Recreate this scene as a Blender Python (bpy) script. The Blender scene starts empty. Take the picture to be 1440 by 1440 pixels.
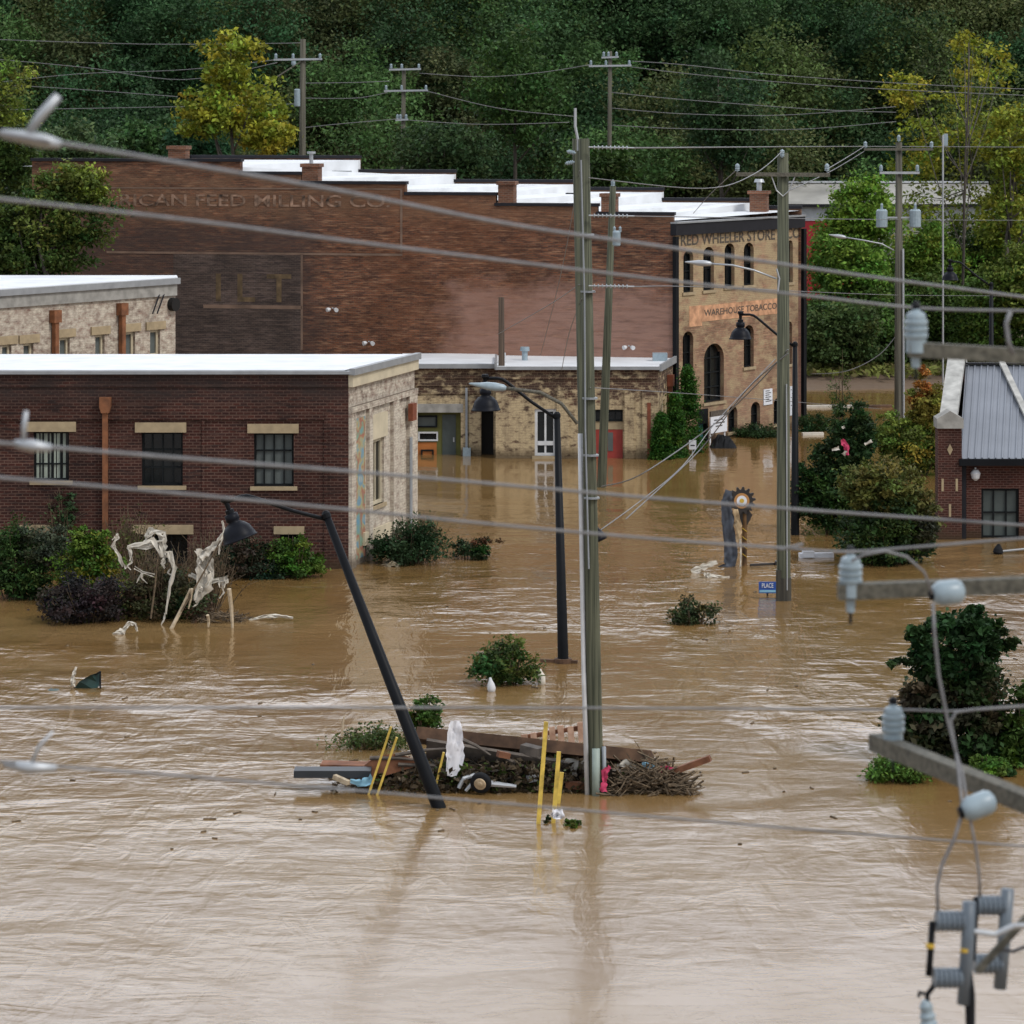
import bpy, math, random
import numpy as np
from mathutils import Vector, Matrix

# ------------------------------------------------------------------ camera, sky, sun, exposure
scene = bpy.context.scene
COL = scene.collection
H = 15.3          # camera height above the flood water, metres
F = 4700.0        # focal length in pixels of a 1440 px wide frame
HY = 150.0        # row of the horizon
cam_data = bpy.data.cameras.new("camera")
cam = bpy.data.objects.new("camera", cam_data)
COL.objects.link(cam)
cam.location = (0, 0, H)
cam.rotation_euler = (math.radians(90), 0, 0)
cam_data.sensor_width = 36.0
cam_data.lens = 36.0 * F / 1440.0
cam_data.shift_y = -(720.0 - HY) / 1440.0
cam_data.clip_start = 0.5
cam_data.clip_end = 6000
cam_data.dof.use_dof = True
cam_data.dof.focus_distance = 98.0
cam_data.dof.aperture_fstop = 3.1
scene.camera = cam

SUN_EL, SUN_AZ = math.radians(48), math.radians(125)    # azimuth clockwise from +Y (right, behind the camera)
world = bpy.data.worlds.new("World")
scene.world = world
world.use_nodes = True
wn, wl = world.node_tree.nodes, world.node_tree.links
wn.clear()
w_out = wn.new('ShaderNodeOutputWorld')
w_bg = wn.new('ShaderNodeBackground')
w_sky = wn.new('ShaderNodeTexSky')
w_sky.sky_type = 'NISHITA'
w_sky.sun_disc = False
w_sky.sun_elevation = SUN_EL
w_sky.sun_rotation = SUN_AZ
w_sky.air_density = 1.0
w_sky.dust_density = 3.0
w_tc = wn.new('ShaderNodeTexCoord')
w_map = wn.new('ShaderNodeMapping'); w_map.inputs['Scale'].default_value = (1, 1, 3.0)
w_noise = wn.new('ShaderNodeTexNoise'); w_noise.inputs['Scale'].default_value = 2.2; w_noise.inputs['Detail'].default_value = 6
w_ramp = wn.new('ShaderNodeValToRGB')
w_ramp.color_ramp.elements[0].position = 0.35; w_ramp.color_ramp.elements[0].color = (5.2, 5.6, 6.3, 1)
w_ramp.color_ramp.elements[1].position = 0.7; w_ramp.color_ramp.elements[1].color = (7.7, 8.0, 8.5, 1)
w_mix = wn.new('ShaderNodeMixRGB'); w_mix.inputs[0].default_value = 0.85
wl.new(w_tc.outputs['Generated'], w_map.inputs[0]); wl.new(w_map.outputs[0], w_noise.inputs[0])
wl.new(w_noise.outputs[0], w_ramp.inputs[0])
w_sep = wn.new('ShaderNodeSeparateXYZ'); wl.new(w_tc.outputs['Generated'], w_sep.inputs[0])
w_dir = wn.new('ShaderNodeMapRange'); w_dir.inputs[1].default_value = 0.25; w_dir.inputs[2].default_value = 0.97   # brighter sky over the hill, added so the water reflects paler
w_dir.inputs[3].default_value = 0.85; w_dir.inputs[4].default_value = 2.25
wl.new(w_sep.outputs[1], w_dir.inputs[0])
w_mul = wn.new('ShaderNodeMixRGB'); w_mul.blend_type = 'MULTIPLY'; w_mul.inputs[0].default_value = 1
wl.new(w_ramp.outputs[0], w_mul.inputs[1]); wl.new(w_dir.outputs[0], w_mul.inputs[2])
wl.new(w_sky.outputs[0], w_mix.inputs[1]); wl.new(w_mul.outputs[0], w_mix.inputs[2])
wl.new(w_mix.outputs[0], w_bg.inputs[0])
w_bg.inputs[1].default_value = 0.12
wl.new(w_bg.outputs[0], w_out.inputs[0])

sun_data = bpy.data.lights.new("sun", 'SUN')
sun_data.energy = 1.2
sun_data.angle = math.radians(14)
sun_data.color = (1.0, 0.96, 0.9)
sun = bpy.data.objects.new("sun", sun_data)
COL.objects.link(sun)
sd = Vector((math.sin(SUN_AZ) * math.cos(SUN_EL), math.cos(SUN_AZ) * math.cos(SUN_EL), math.sin(SUN_EL)))
sun.rotation_euler = sd.to_track_quat('Z', 'Y').to_euler()

scene.view_settings.view_transform = 'Standard'
scene.view_settings.look = 'None'
scene.view_settings.gamma = 1
scene.view_settings.exposure = 0.4
scene.render.engine = 'CYCLES'
scene.cycles.max_bounces = 5
scene.cycles.diffuse_bounces = 2
scene.cycles.glossy_bounces = 3
scene.cycles.use_denoising = True

rnd = random.Random(7)

# ------------------------------------------------------------------ placing helpers
def S(px, py, D):                       # the point seen at pixel (px, py), D metres away
    return Vector(((px - 720) * D / F, D, H - (py - HY) * D / F))

def G(px, py, z=0.0):                   # the point of the level z seen at that pixel
    D = (H - z) * F / (py - HY)
    return Vector(((px - 720) * D / F, D, z))

# ------------------------------------------------------------------ materials
def new_mat(name):
    m = bpy.data.materials.new(name)
    m.use_nodes = True
    nt = m.node_tree
    return m, nt, nt.nodes, nt.links, nt.nodes['Principled BSDF']

def plain(name, col, rough=0.6, metal=0.0, var=0.12, scale=3.0, bump=0.0, spec=0.5):
    m, nt, n, l, b = new_mat(name)
    tc = n.new('ShaderNodeTexCoord')
    nz = n.new('ShaderNodeTexNoise'); nz.inputs['Scale'].default_value = scale; nz.inputs['Detail'].default_value = 5
    l.new(tc.outputs['Object'], nz.inputs[0])
    mr = n.new('ShaderNodeMapRange'); mr.inputs[1].default_value = 0.3; mr.inputs[2].default_value = 0.7
    mr.inputs[3].default_value = 1 - var; mr.inputs[4].default_value = 1 + var
    l.new(nz.outputs[0], mr.inputs[0])
    mx = n.new('ShaderNodeMixRGB'); mx.blend_type = 'MULTIPLY'; mx.inputs[0].default_value = 1
    mx.inputs[1].default_value = (*col, 1)
    l.new(mr.outputs[0], mx.inputs[2]); l.new(mx.outputs[0], b.inputs['Base Color'])
    b.inputs['Roughness'].default_value = rough; b.inputs['Metallic'].default_value = metal
    b.inputs['Specular IOR Level'].default_value = spec
    if bump:
        bp = n.new('ShaderNodeBump'); bp.inputs[0].default_value = bump; bp.inputs[1].default_value = 0.03
        l.new(nz.outputs[0], bp.inputs['Height']); l.new(bp.outputs[0], b.inputs['Normal'])
    return m

def wood(name, c1, c2, sx=14, sz=0.6, rough=0.85):
    m, nt, n, l, b = new_mat(name)
    tc = n.new('ShaderNodeTexCoord'); mp = n.new('ShaderNodeMapping'); mp.inputs['Scale'].default_value = (sx, sx, sz)
    nz = n.new('ShaderNodeTexNoise'); nz.inputs['Scale'].default_value = 1.0; nz.inputs['Detail'].default_value = 6
    l.new(tc.outputs['Object'], mp.inputs[0]); l.new(mp.outputs[0], nz.inputs[0])
    rp = n.new('ShaderNodeValToRGB')
    rp.color_ramp.elements[0].position = 0.32; rp.color_ramp.elements[0].color = (*c1, 1)
    rp.color_ramp.elements[1].position = 0.68; rp.color_ramp.elements[1].color = (*c2, 1)
    l.new(nz.outputs[0], rp.inputs[0]); l.new(rp.outputs[0], b.inputs['Base Color'])
    b.inputs['Roughness'].default_value = rough
    bp = n.new('ShaderNodeBump'); bp.inputs[0].default_value = 0.5; bp.inputs[1].default_value = 0.02
    l.new(nz.outputs[0], bp.inputs['Height']); l.new(bp.outputs[0], b.inputs['Normal'])
    return m

def brick(name, c1, c2, mortar, zones=(), paint=None, bw=0.23, bh=0.085, stain=None, mort=0.012, streak=0.35, courses=None):
    """brick wall in wall UV (metres). zones: (kind, centre, width, colour, amount) colour washes by wall position;
    paint: (colour, threshold, softness, noise scale, zlo, zhi, shift) old flaking paint, more of it between zlo..zhi"""
    m, nt, n, l, b = new_mat(name)
    uv = n.new('ShaderNodeUVMap'); uv.uv_map = 'UVMap'
    bt = n.new('ShaderNodeTexBrick')
    bt.inputs['Color1'].default_value = (*c1, 1); bt.inputs['Color2'].default_value = (*c2, 1)
    bt.inputs['Mortar'].default_value = (*mortar, 1)
    bt.inputs['Scale'].default_value = 1.0; bt.inputs['Mortar Size'].default_value = mort
    bt.inputs['Brick Width'].default_value = bw; bt.inputs['Row Height'].default_value = bh
    bt.inputs['Bias'].default_value = 0.0
    l.new(uv.outputs[0], bt.inputs[0])
    cur = bt.outputs['Color']
    sep = n.new('ShaderNodeSeparateXYZ'); l.new(uv.outputs[0], sep.inputs[0])
    def noise(sx, sy, detail=5, seed=0.0):
        mp = n.new('ShaderNodeMapping'); mp.inputs['Scale'].default_value = (sx, sy, 1); mp.inputs['Location'].default_value = (seed, seed * 1.7, 0)
        l.new(uv.outputs[0], mp.inputs[0])
        z = n.new('ShaderNodeTexNoise'); z.inputs['Scale'].default_value = 1.0; z.inputs['Detail'].default_value = detail; z.inputs['Roughness'].default_value = 0.65
        l.new(mp.outputs[0], z.inputs[0]); return z.outputs[0]
    def mix(fac, c_in, col, blend='MIX'):
        mx = n.new('ShaderNodeMixRGB'); mx.blend_type = blend
        if isinstance(fac, float): mx.inputs[0].default_value = fac
        else: l.new(fac, mx.inputs[0])
        l.new(c_in, mx.inputs[1])
        if isinstance(col, tuple): mx.inputs[2].default_value = (*col, 1)
        else: l.new(col, mx.inputs[2])
        return mx.outputs[0]
    def mrange(x, a, b_, c=0.0, d=1.0):
        r = n.new('ShaderNodeMapRange'); l.new(x, r.inputs[0])
        r.inputs[1].default_value = a; r.inputs[2].default_value = b_; r.inputs[3].default_value = c; r.inputs[4].default_value = d
        return r.outputs[0]
    def mathn(op, a, b_):
        r = n.new('ShaderNodeMath'); r.operation = op
        for i, v in enumerate((a, b_)):
            if isinstance(v, (int, float)): r.inputs[i].default_value = v
            else: l.new(v, r.inputs[i])
        return r.outputs[0]
    # weathering along the courses and in large clouds
    st = noise(0.9, 7.0, 6, 3.1)
    cur = mix(1.0, cur, mrange(st, 0.3, 0.72, 1 - streak, 1 + streak), 'MULTIPLY')
    if courses:
        cur = mix(mrange(noise(1.3, 9.0, 4, 13.0), 0.50, 0.64, 0.0, 0.8), cur, courses[0])
        cur = mix(mrange(noise(1.1, 10.0, 4, 27.0), 0.53, 0.66, 0.0, 0.8), cur, courses[1])
    cl = noise(0.35, 0.5, 4, 9.4)
    cur = mix(1.0, cur, mrange(cl, 0.3, 0.7, 0.6, 1.4), 'MULTIPLY')
    for ax, cen, wid, col, amt in zones:
        if ax == 'b':
            cu, cv, wu, wv = cen
            wob = mrange(noise(0.6, 0.9, 4, cu), 0.3, 0.7, -0.14, 0.14)
            d = mathn('MAXIMUM', mathn('DIVIDE', mathn('ABSOLUTE', mathn('SUBTRACT', sep.outputs[0], cu), 0), wu), mathn('DIVIDE', mathn('ABSOLUTE', mathn('SUBTRACT', sep.outputs[1], cv), 0), wv))
            k = mrange(mathn('ADD', d, wob), 0.8, 1.05, amt, 0.0)
            k = mathn('MULTIPLY', k, mrange(noise(0.7, 5.0, 5, cv), 0.3, 0.55, 0.5, 1.0))
        else:
            d = mathn('ABSOLUTE', mathn('SUBTRACT', sep.outputs[0 if ax == 'u' else 1], cen), 0)
            k = mrange(d, wid * 0.4, wid, amt, 0.0)
            k = mathn('MULTIPLY', k, mrange(noise(0.7, 1.6, 5, cen), 0.3, 0.6))
        cur = mix(k, cur, col)
    if paint:
        col, thr, soft, sc, zlo, zhi, shift = paint
        nn = mathn('ADD', noise(sc, sc * 1.6, 8, 5.5), 0.0)
        inz = mathn('MULTIPLY', mrange(sep.outputs[1], zlo - 0.4, zlo + 0.4, -shift, 0), 1.0)
        inz2 = mrange(sep.outputs[1], zhi - 0.4, zhi + 0.4, 0, -shift)
        nn = mathn('ADD', nn, mathn('ADD', inz, inz2))
        k = mrange(nn, thr - soft, thr + soft)
        fine = noise(6, 12, 3, 1.0)
        k = mathn('MULTIPLY', k, mrange(fine, 0.3, 0.5, 0.55, 1.0))
        cur = mix(k, cur, mix(1.0, mix(0.35, bt.outputs['Color'], col), (1, 1, 1), 'MULTIPLY') if False else col)
        # joints stay readable through the paint
        cur = mix(mathn('MULTIPLY', bt.outputs['Fac'], 0.35), cur, tuple(c * 0.45 for c in col))
    if stain:
        cur = mix(mrange(noise(2.5, 0.35, 5, 2.2), 0.5, 0.75, 0.0, 0.6), cur, stain)
    wet = mathn('ADD', sep.outputs[1], mrange(noise(0.9, 0.3, 4, 7.7), 0.3, 0.7, -0.2, 0.2))      # mud tide mark just above the flood
    cur = mix(mrange(wet, 0.12, 0.5, 0.75, 0.0), cur, (0.055, 0.036, 0.020))
    l.new(cur, b.inputs['Base Color'])
    b.inputs['Roughness'].default_value = 0.9
    b.inputs['Specular IOR Level'].default_value = 0.25
    bp = n.new('ShaderNodeBump'); bp.inputs[0].default_value = 0.6; bp.inputs[1].default_value = 0.012; bp.invert = True
    l.new(bt.outputs['Fac'], bp.inputs['Height']); l.new(bp.outputs[0], b.inputs['Normal'])
    return m

def leaf_mat(name, rough=0.55, trans=0.25):
    m, nt, n, l, b = new_mat(name)
    at = n.new('ShaderNodeAttribute'); at.attribute_name = 'leaf_colour'
    l.new(at.outputs['Color'], b.inputs['Base Color'])
    b.inputs['Roughness'].default_value = rough
    b.inputs['Specular IOR Level'].default_value = 0.1
    tr = n.new('ShaderNodeBsdfTranslucent'); l.new(at.outputs['Color'], tr.inputs[0])
    mx = n.new('ShaderNodeMixShader'); mx.inputs[0].default_value = trans
    l.new(b.outputs[0], mx.inputs[1]); l.new(tr.outputs[0], mx.inputs[2])
    l.new(mx.outputs[0], n['Material Output'].inputs[0])
    return m

M = {}
M['leaf'] = leaf_mat('leaves')
M['bark'] = wood('bark', (0.03, 0.024, 0.018), (0.10, 0.085, 0.07), 8, 1.5)
M['pole'] = wood('weathered_pole_wood', (0.022, 0.027, 0.015), (0.125, 0.128, 0.082), 22, 0.5)
M['pole_brown'] = wood('brown_pole_wood', (0.035, 0.022, 0.014), (0.11, 0.075, 0.05), 16, 0.35)
M['pole_far'] = wood('grey_pole_wood', (0.04, 0.038, 0.027), (0.13, 0.12, 0.09), 16, 0.4)
M['arm_wood'] = wood('crossarm_wood', (0.06, 0.058, 0.045), (0.15, 0.14, 0.11), 20, 20)
M['wet_wood'] = wood('wet_wood', (0.018, 0.016, 0.012), (0.05, 0.045, 0.032), 14, 0.5, 0.5)
M['steel'] = plain('galvanised_steel', (0.42, 0.44, 0.46), 0.45, 0.5, 0.1)
M['wire'] = plain('aluminium_wire', (0.20, 0.20, 0.205), 0.55, 0.3, 0.15, 9)
M['wire_dark'] = plain('dark_cable', (0.06, 0.062, 0.07), 0.6)
M['porcelain'] = plain('grey_porcelain', (0.27, 0.34, 0.38), 0.35, 0, 0.12, 9)
M['porcelain_dark'] = plain('dark_grey_porcelain', (0.13, 0.16, 0.19), 0.35, 0, 0.1)
M['black_metal'] = plain('black_painted_metal', (0.006, 0.007, 0.009), 0.5, 0, 0.2, spec=0.15)
M['shade_metal'] = plain('dark_enamel_shade', (0.006, 0.007, 0.011), 0.45, 0, 0.3, 6, spec=0.14)
M['white_pvc'] = plain('white_pvc', (0.62, 0.63, 0.64), 0.4)
M['grey_pvc'] = plain('grey_pvc', (0.25, 0.27, 0.29), 0.45)
M['green_grey'] = plain('grey_green_guard', (0.28, 0.34, 0.30), 0.5)
M['white_roof'] = plain('white_membrane', (0.70, 0.72, 0.74), 0.6, 0, 0.10, 0.9)
M['coping'] = plain('grey_metal_coping', (0.30, 0.31, 0.32), 0.5, 0.2)
M['dark_coping'] = plain('dark_metal_coping', (0.02, 0.02, 0.024), 0.6, spec=0.15)
M['glass'] = plain('dark_glass', (0.008, 0.010, 0.011), 0.15, 0, 0.3, 1.5, spec=0.35)
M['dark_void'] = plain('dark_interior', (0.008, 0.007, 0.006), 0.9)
M['black_frame'] = plain('black_window_frame', (0.009, 0.011, 0.012), 0.6, spec=0.15)
M['cream'] = plain('cream_paint', (0.55, 0.48, 0.34), 0.6, 0, 0.12, 2)
M['stone'] = plain('limestone', (0.36, 0.28, 0.17), 0.85, 0, 0.15, 4, 0.3)
M['rust'] = plain('rusty_copper', (0.19, 0.072, 0.028), 0.7, 0, 0.4, 3)
M['rust_dark'] = plain('dark_rusty_pipe', (0.19, 0.05, 0.02), 0.6, 0, 0.25, 6)
M['concrete'] = plain('weathered_concrete', (0.30, 0.29, 0.265), 0.9, 0, 0.25, 3, 0.3)
M['pale_concrete'] = plain('pale_concrete', (0.40, 0.395, 0.37), 0.9, 0, 0.3, 2.5, 0.3)
M['curtain'] = plain('pale_curtain', (0.32, 0.36, 0.30), 0.8)
M['blind'] = plain('grey_blind', (0.09, 0.105, 0.10), 0.7)
M['plastic_white'] = plain('torn_white_plastic', (0.60, 0.56, 0.48), 0.5, 0, 0.15, 6)
M['cloth_white'] = plain('white_cloth', (0.78, 0.78, 0.82), 0.8)
M['cloth_grey'] = plain('wet_grey_cloth', (0.055, 0.065, 0.085), 0.6, 0, 0.35, 3)
M['cloth_tan'] = plain('tan_cloth', (0.52, 0.38, 0.22), 0.8)
M['cloth_pink'] = plain('pink_cloth', (0.55, 0.05, 0.13), 0.8)
M['green_tarp'] = plain('dark_green_tarp', (0.012, 0.045, 0.04), 0.5, 0, 0.3, 5)
M['yellow'] = plain('yellow_paint', (0.62, 0.44, 0.08), 0.6, 0, 0.35, 5)
M['orange'] = plain('orange_paint', (0.45, 0.15, 0.03), 0.7)
M['olive'] = plain('olive_paint', (0.13, 0.13, 0.03), 0.7)
M['door_grey'] = plain('dark_grey_door', (0.06, 0.075, 0.07), 0.6)
M['door_red'] = plain('red_door', (0.30, 0.035, 0.025), 0.5)
M['teal'] = plain('teal_door', (0.10, 0.42, 0.45), 0.5)
M['white_sign'] = plain('white_sign_board', (0.72, 0.74, 0.78), 0.5, 0, 0.05)
M['blue_sign'] = plain('blue_sign', (0.03, 0.09, 0.36), 0.4)
M['ink'] = plain('black_ink', (0.02, 0.02, 0.02), 0.8)
M['letter_black'] = plain('faded_black_letters', (0.085, 0.07, 0.055), 0.9, 0, 0.45, 5)
M['letter_pale'] = plain('ghost_sign_letters', (0.20, 0.125, 0.085), 0.9, 0, 0.9, 3.0)
M['letter_yellow'] = plain('faded_yellow_letters', (0.105, 0.07, 0.035), 0.9, 0, 0.6, 2.5)
M['line_pale'] = plain('faded_painted_line', (0.17, 0.11, 0.078), 0.9, 0, 0.35, 1.2)
M['ghost_orange'] = plain('faded_orange_paint', (0.52, 0.28, 0.155), 0.9, 0, 0.45, 2.5)
M['plank_brown'] = wood('brown_plank', (0.05, 0.026, 0.014), (0.14, 0.075, 0.04), 3, 3)
M['plank_red'] = wood('reddish_timber', (0.12, 0.045, 0.02), (0.26, 0.11, 0.055), 3, 3)
M['plank_pale'] = wood('pale_timber', (0.40, 0.22, 0.14), (0.65, 0.42, 0.29), 5, 5)
M['plank_grey'] = wood('grey_plank', (0.05, 0.042, 0.035), (0.16, 0.13, 0.105), 3, 3)
M['slate'] = plain('dark_slate_board', (0.025, 0.03, 0.036), 0.5)
M['twig'] = wood('twigs', (0.05, 0.035, 0.02), (0.17, 0.12, 0.07), 9, 9)
M['twig_pale'] = wood('pale_stick', (0.35, 0.27, 0.17), (0.58, 0.48, 0.34), 9, 9)
M['rubber'] = plain('black_rubber', (0.014, 0.015, 0.017), 0.8, spec=0.15)
M['wheel_rim'] = plain('rusty_cream_rim', (0.50, 0.38, 0.24), 0.5, 0, 0.25, 12)
M['lightblue'] = plain('light_blue_plastic', (0.25, 0.50, 0.65), 0.4)
M['red_wall'] = plain('red_metal_siding', (0.38, 0.02, 0.03), 0.5)
M['white_wall'] = plain('white_metal_siding', (0.55, 0.57, 0.60), 0.5)
M['old_roof'] = plain('old_shed_roof', (0.32, 0.31, 0.28), 0.7, 0, 0.3, 0.4)
M['gear_black'] = plain('black_gear', (0.025, 0.02, 0.018), 0.5)
M['gear_rust'] = plain('rusty_post', (0.10, 0.05, 0.015), 0.7, 0, 0.8, 3)
M['gear_ring'] = plain('orange_brown_ring', (0.45, 0.22, 0.07), 0.6)
M['gear_yellow'] = plain('yellow_mark', (0.55, 0.36, 0.04), 0.6)
M['hopper'] = M['rust']

# brick walls
M['brick_mill'] = brick('old_mill_brick', (0.185, 0.070, 0.036), (0.070, 0.031, 0.022), (0.13, 0.085, 0.058),
    zones=(('b', (6, 4.5, 8.5, 6.0), 0, (0.060, 0.042, 0.037), 0.75), ('b', (25.5, 2.8, 5.8, 4.6), 0, (0.34, 0.20, 0.155), 0.8), ('v', 11.2, 1.6, (0.20, 0.115, 0.068), 0.6), ('u', 20, 6, (0.20, 0.075, 0.03), 0.3)), mort=0.012, streak=0.5, courses=((0.038, 0.022, 0.019), (0.32, 0.175, 0.10)))
M['brick_patch'] = brick('grey_washed_brick', (0.085, 0.058, 0.048), (0.05, 0.036, 0.032), (0.10, 0.078, 0.065), streak=0.35, courses=((0.04, 0.03, 0.028), (0.14, 0.10, 0.085)))
M['brick_facade'] = brick('painted_store_brick', (0.34, 0.175, 0.11), (0.22, 0.12, 0.08), (0.33, 0.24, 0.165),
    zones=(('v', 2.0, 2.0, (0.30, 0.19, 0.125), 0.8),),
    paint=((0.43, 0.33, 0.195), 0.44, 0.10, 1.1, 5.6, 12, 0.12), streak=0.3, courses=((0.20, 0.11, 0.07), (0.50, 0.33, 0.19)))
M['brick_front'] = brick('dark_red_brick', (0.062, 0.019, 0.013), (0.034, 0.013, 0.011), (0.12, 0.072, 0.055),
    zones=(('v', 6.2, 0.85, (0.035, 0.027, 0.025), 0.8),), bw=0.24, bh=0.1, mort=0.014, streak=0.25, courses=((0.025, 0.016, 0.015), (0.085, 0.045, 0.034)))
M['brick_cream'] = brick('flaking_cream_brick', (0.19, 0.10, 0.075), (0.14, 0.085, 0.07), (0.26, 0.20, 0.155),
    paint=((0.60, 0.54, 0.44), 0.39, 0.13, 2.6, -5, 4.9, 0.07), stain=(0.31, 0.23, 0.185), bw=0.24, bh=0.1, streak=0.2)
M['brick_low'] = brick('flaking_yellow_brick', (0.10, 0.05, 0.035), (0.055, 0.032, 0.025), (0.17, 0.12, 0.08),
    zones=(('b', (2.1, 2.0, 0.9, 1.6), 0, (0.06, 0.036, 0.028), 0.9),),
    paint=((0.52, 0.41, 0.25), 0.42, 0.06, 2.1, -5, 2.7, 0.16), stain=(0.08, 0.05, 0.035), bw=0.26, bh=0.11, streak=0.2)
M['brick_right'] = brick('deep_red_brick', (0.075, 0.024, 0.017), (0.045, 0.018, 0.014), (0.13, 0.075, 0.06), bw=0.23, bh=0.085, streak=0.2)
M['brick_chimney'] = brick('chimney_brick', (0.22, 0.09, 0.05), (0.13, 0.06, 0.04), (0.2, 0.14, 0.1), streak=0.3)

# mural on the side of the low front building
def mural():
    m, nt, n, l, b = new_mat('painted_mural')
    uv = n.new('ShaderNodeUVMap'); uv.uv_map = 'UVMap'
    nz = n.new('ShaderNodeTexNoise'); nz.inputs['Scale'].default_value = 1.1; nz.inputs['Detail'].default_value = 3
    l.new(uv.outputs[0], nz.inputs[0])
    rp = n.new('ShaderNodeValToRGB'); e = rp.color_ramp.elements
    e[0].position = 0.30; e[0].color = (0.10, 0.25, 0.42, 1)
    e[1].position = 0.75; e[1].color = (0.50, 0.44, 0.30, 1)
    for p, c in ((0.42, (0.20, 0.30, 0.20)), (0.48, (0.33, 0.12, 0.08)), (0.54, (0.36, 0.33, 0.17)), (0.60, (0.13, 0.26, 0.35))):
        x = e.new(p); x.color = (*c, 1)
    l.new(nz.outputs[0], rp.inputs[0]); l.new(rp.outputs[0], b.inputs['Base Color'])
    b.inputs['Roughness'].default_value = 0.85
    return m
M['mural'] = mural()

def ribbed(name, col):
    m = plain(name, col, 0.45, 0.3, 0.1, 0.8)
    return m
M['metal_roof'] = ribbed('ribbed_grey_roof', (0.20, 0.215, 0.245))

def water_mat():
    m, nt, n, l, b = new_mat('muddy_flood_water')
    geo = n.new('ShaderNodeNewGeometry')
    def mapped(sx, sy, rot=0.0, seed=0.0):
        mp = n.new('ShaderNodeMapping'); mp.inputs['Scale'].default_value = (sx, sy, 1)
        mp.inputs['Rotation'].default_value = (0, 0, rot); mp.inputs['Location'].default_value = (seed, seed, 0)
        l.new(geo.outputs['Position'], mp.inputs[0]); return mp.outputs[0]
    def noise(vec, scale=1.0, detail=4, rough=0.55, dist=0.0):
        z = n.new('ShaderNodeTexNoise'); z.inputs['Scale'].default_value = scale; z.inputs['Detail'].default_value = detail
        z.inputs['Roughness'].default_value = rough; z.inputs['Distortion'].default_value = dist
        l.new(vec, z.inputs[0]); return z.outputs[0]
    def mathn(op, a, b_):
        r = n.new('ShaderNodeMath'); r.operation = op
        for i, v in enumerate((a, b_)):
            if isinstance(v, (int, float)): r.inputs[i].default_value = v
            else: l.new(v, r.inputs[i])
        return r.outputs[0]
    big = noise(mapped(0.16, 0.14, 0.25, 4.0), 1, 3, 0.5, 1.2)        # current boils
    mid = noise(mapped(0.55, 0.95, 0.12, 11.0), 1, 3, 0.5, 0.8)        # waves of about a metre
    sml = noise(mapped(1.8, 3.0, -0.2, 2.0), 1, 4, 0.6, 0.4)
    fin = noise(mapped(7, 9, 0.3, 7.0), 1, 3, 0.6)
    calm = n.new('ShaderNodeMapRange')
    cn = noise(mapped(0.07, 0.05, 0.4, 20.0), 1, 3, 0.5, 0.6)
    l.new(cn, calm.inputs[0]); calm.inputs[1].default_value = 0.42; calm.inputs[2].default_value = 0.58
    calm.inputs[3].default_value = 0.35; calm.inputs[4].default_value = 1.0
    sepp = n.new('ShaderNodeSeparateXYZ'); l.new(geo.outputs['Position'], sepp.inputs[0])
    far = n.new('ShaderNodeMapRange'); l.new(sepp.outputs[1], far.inputs[0])          # slack water between the buildings
    far.inputs[1].default_value = 108; far.inputs[2].default_value = 132; far.inputs[3].default_value = 1.0; far.inputs[4].default_value = 0.22
    h = mathn('ADD', mathn('MULTIPLY', big, 0.13), mathn('ADD', mathn('MULTIPLY', mid, 0.045), mathn('ADD', mathn('MULTIPLY', sml, 0.016), mathn('MULTIPLY', fin, 0.0022))))
    near = n.new('ShaderNodeMapRange'); l.new(sepp.outputs[1], near.inputs[0])         # smooth deep water nearest, choppier past the raft
    near.inputs[1].default_value = 68; near.inputs[2].default_value = 84; near.inputs[3].default_value = 0.45; near.inputs[4].default_value = 1.5
    h = mathn('ADD', h, mathn('MULTIPLY', noise(mapped(1.9, 0.45, 0.15, 71.0), 1, 3, 0.55, 0.6), 0.05))      # cross chop
    h = mathn('MULTIPLY', h, mathn('MULTIPLY', near.outputs[0], mathn('MULTIPLY', calm.outputs[0], far.outputs[0])))
    bp = n.new('ShaderNodeBump'); bp.inputs[0].default_value = 1.0; bp.inputs[1].default_value = 1.0
    l.new(h, bp.inputs['Height']); l.new(bp.outputs[0], b.inputs['Normal'])
    rp = n.new('ShaderNodeValToRGB')
    rp.color_ramp.elements[0].position = 0.35; rp.color_ramp.elements[0].color = (0.195, 0.110, 0.036, 1)
    rp.color_ramp.elements[1].position = 0.65; rp.color_ramp.elements[1].color = (0.245, 0.152, 0.062, 1)
    l.new(noise(mapped(0.05, 0.08, 0.2, 31.0), 1, 5, 0.6, 1.0), rp.inputs[0])
    fo = noise(mapped(0.5, 1.5, 0.1, 44.0), 1, 6, 0.7, 1.5); fp_ = noise(mapped(0.09, 0.11, 0.3, 61.0), 1, 3, 0.5, 0.8)
    fk = n.new('ShaderNodeMapRange'); l.new(fo, fk.inputs[0]); fk.inputs[1].default_value = 0.60; fk.inputs[2].default_value = 0.72; fk.inputs[4].default_value = 0.55
    fq = n.new('ShaderNodeMapRange'); l.new(fp_, fq.inputs[0]); fq.inputs[1].default_value = 0.48; fq.inputs[2].default_value = 0.62
    fm = n.new('ShaderNodeMixRGB'); l.new(mathn('MULTIPLY', fk.outputs[0], fq.outputs[0]), fm.inputs[0])
    l.new(rp.outputs[0], fm.inputs[1]); fm.inputs[2].default_value = (0.50, 0.43, 0.34, 1)
    l.new(fm.outputs[0], b.inputs['Base Color'])
    rg = n.new('ShaderNodeMapRange'); l.new(sepp.outputs[1], rg.inputs[0])              # fine unresolved ripples on the fast water nearest
    rg.inputs[1].default_value = 62; rg.inputs[2].default_value = 118; rg.inputs[3].default_value = 0.21; rg.inputs[4].default_value = 0.06
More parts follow.
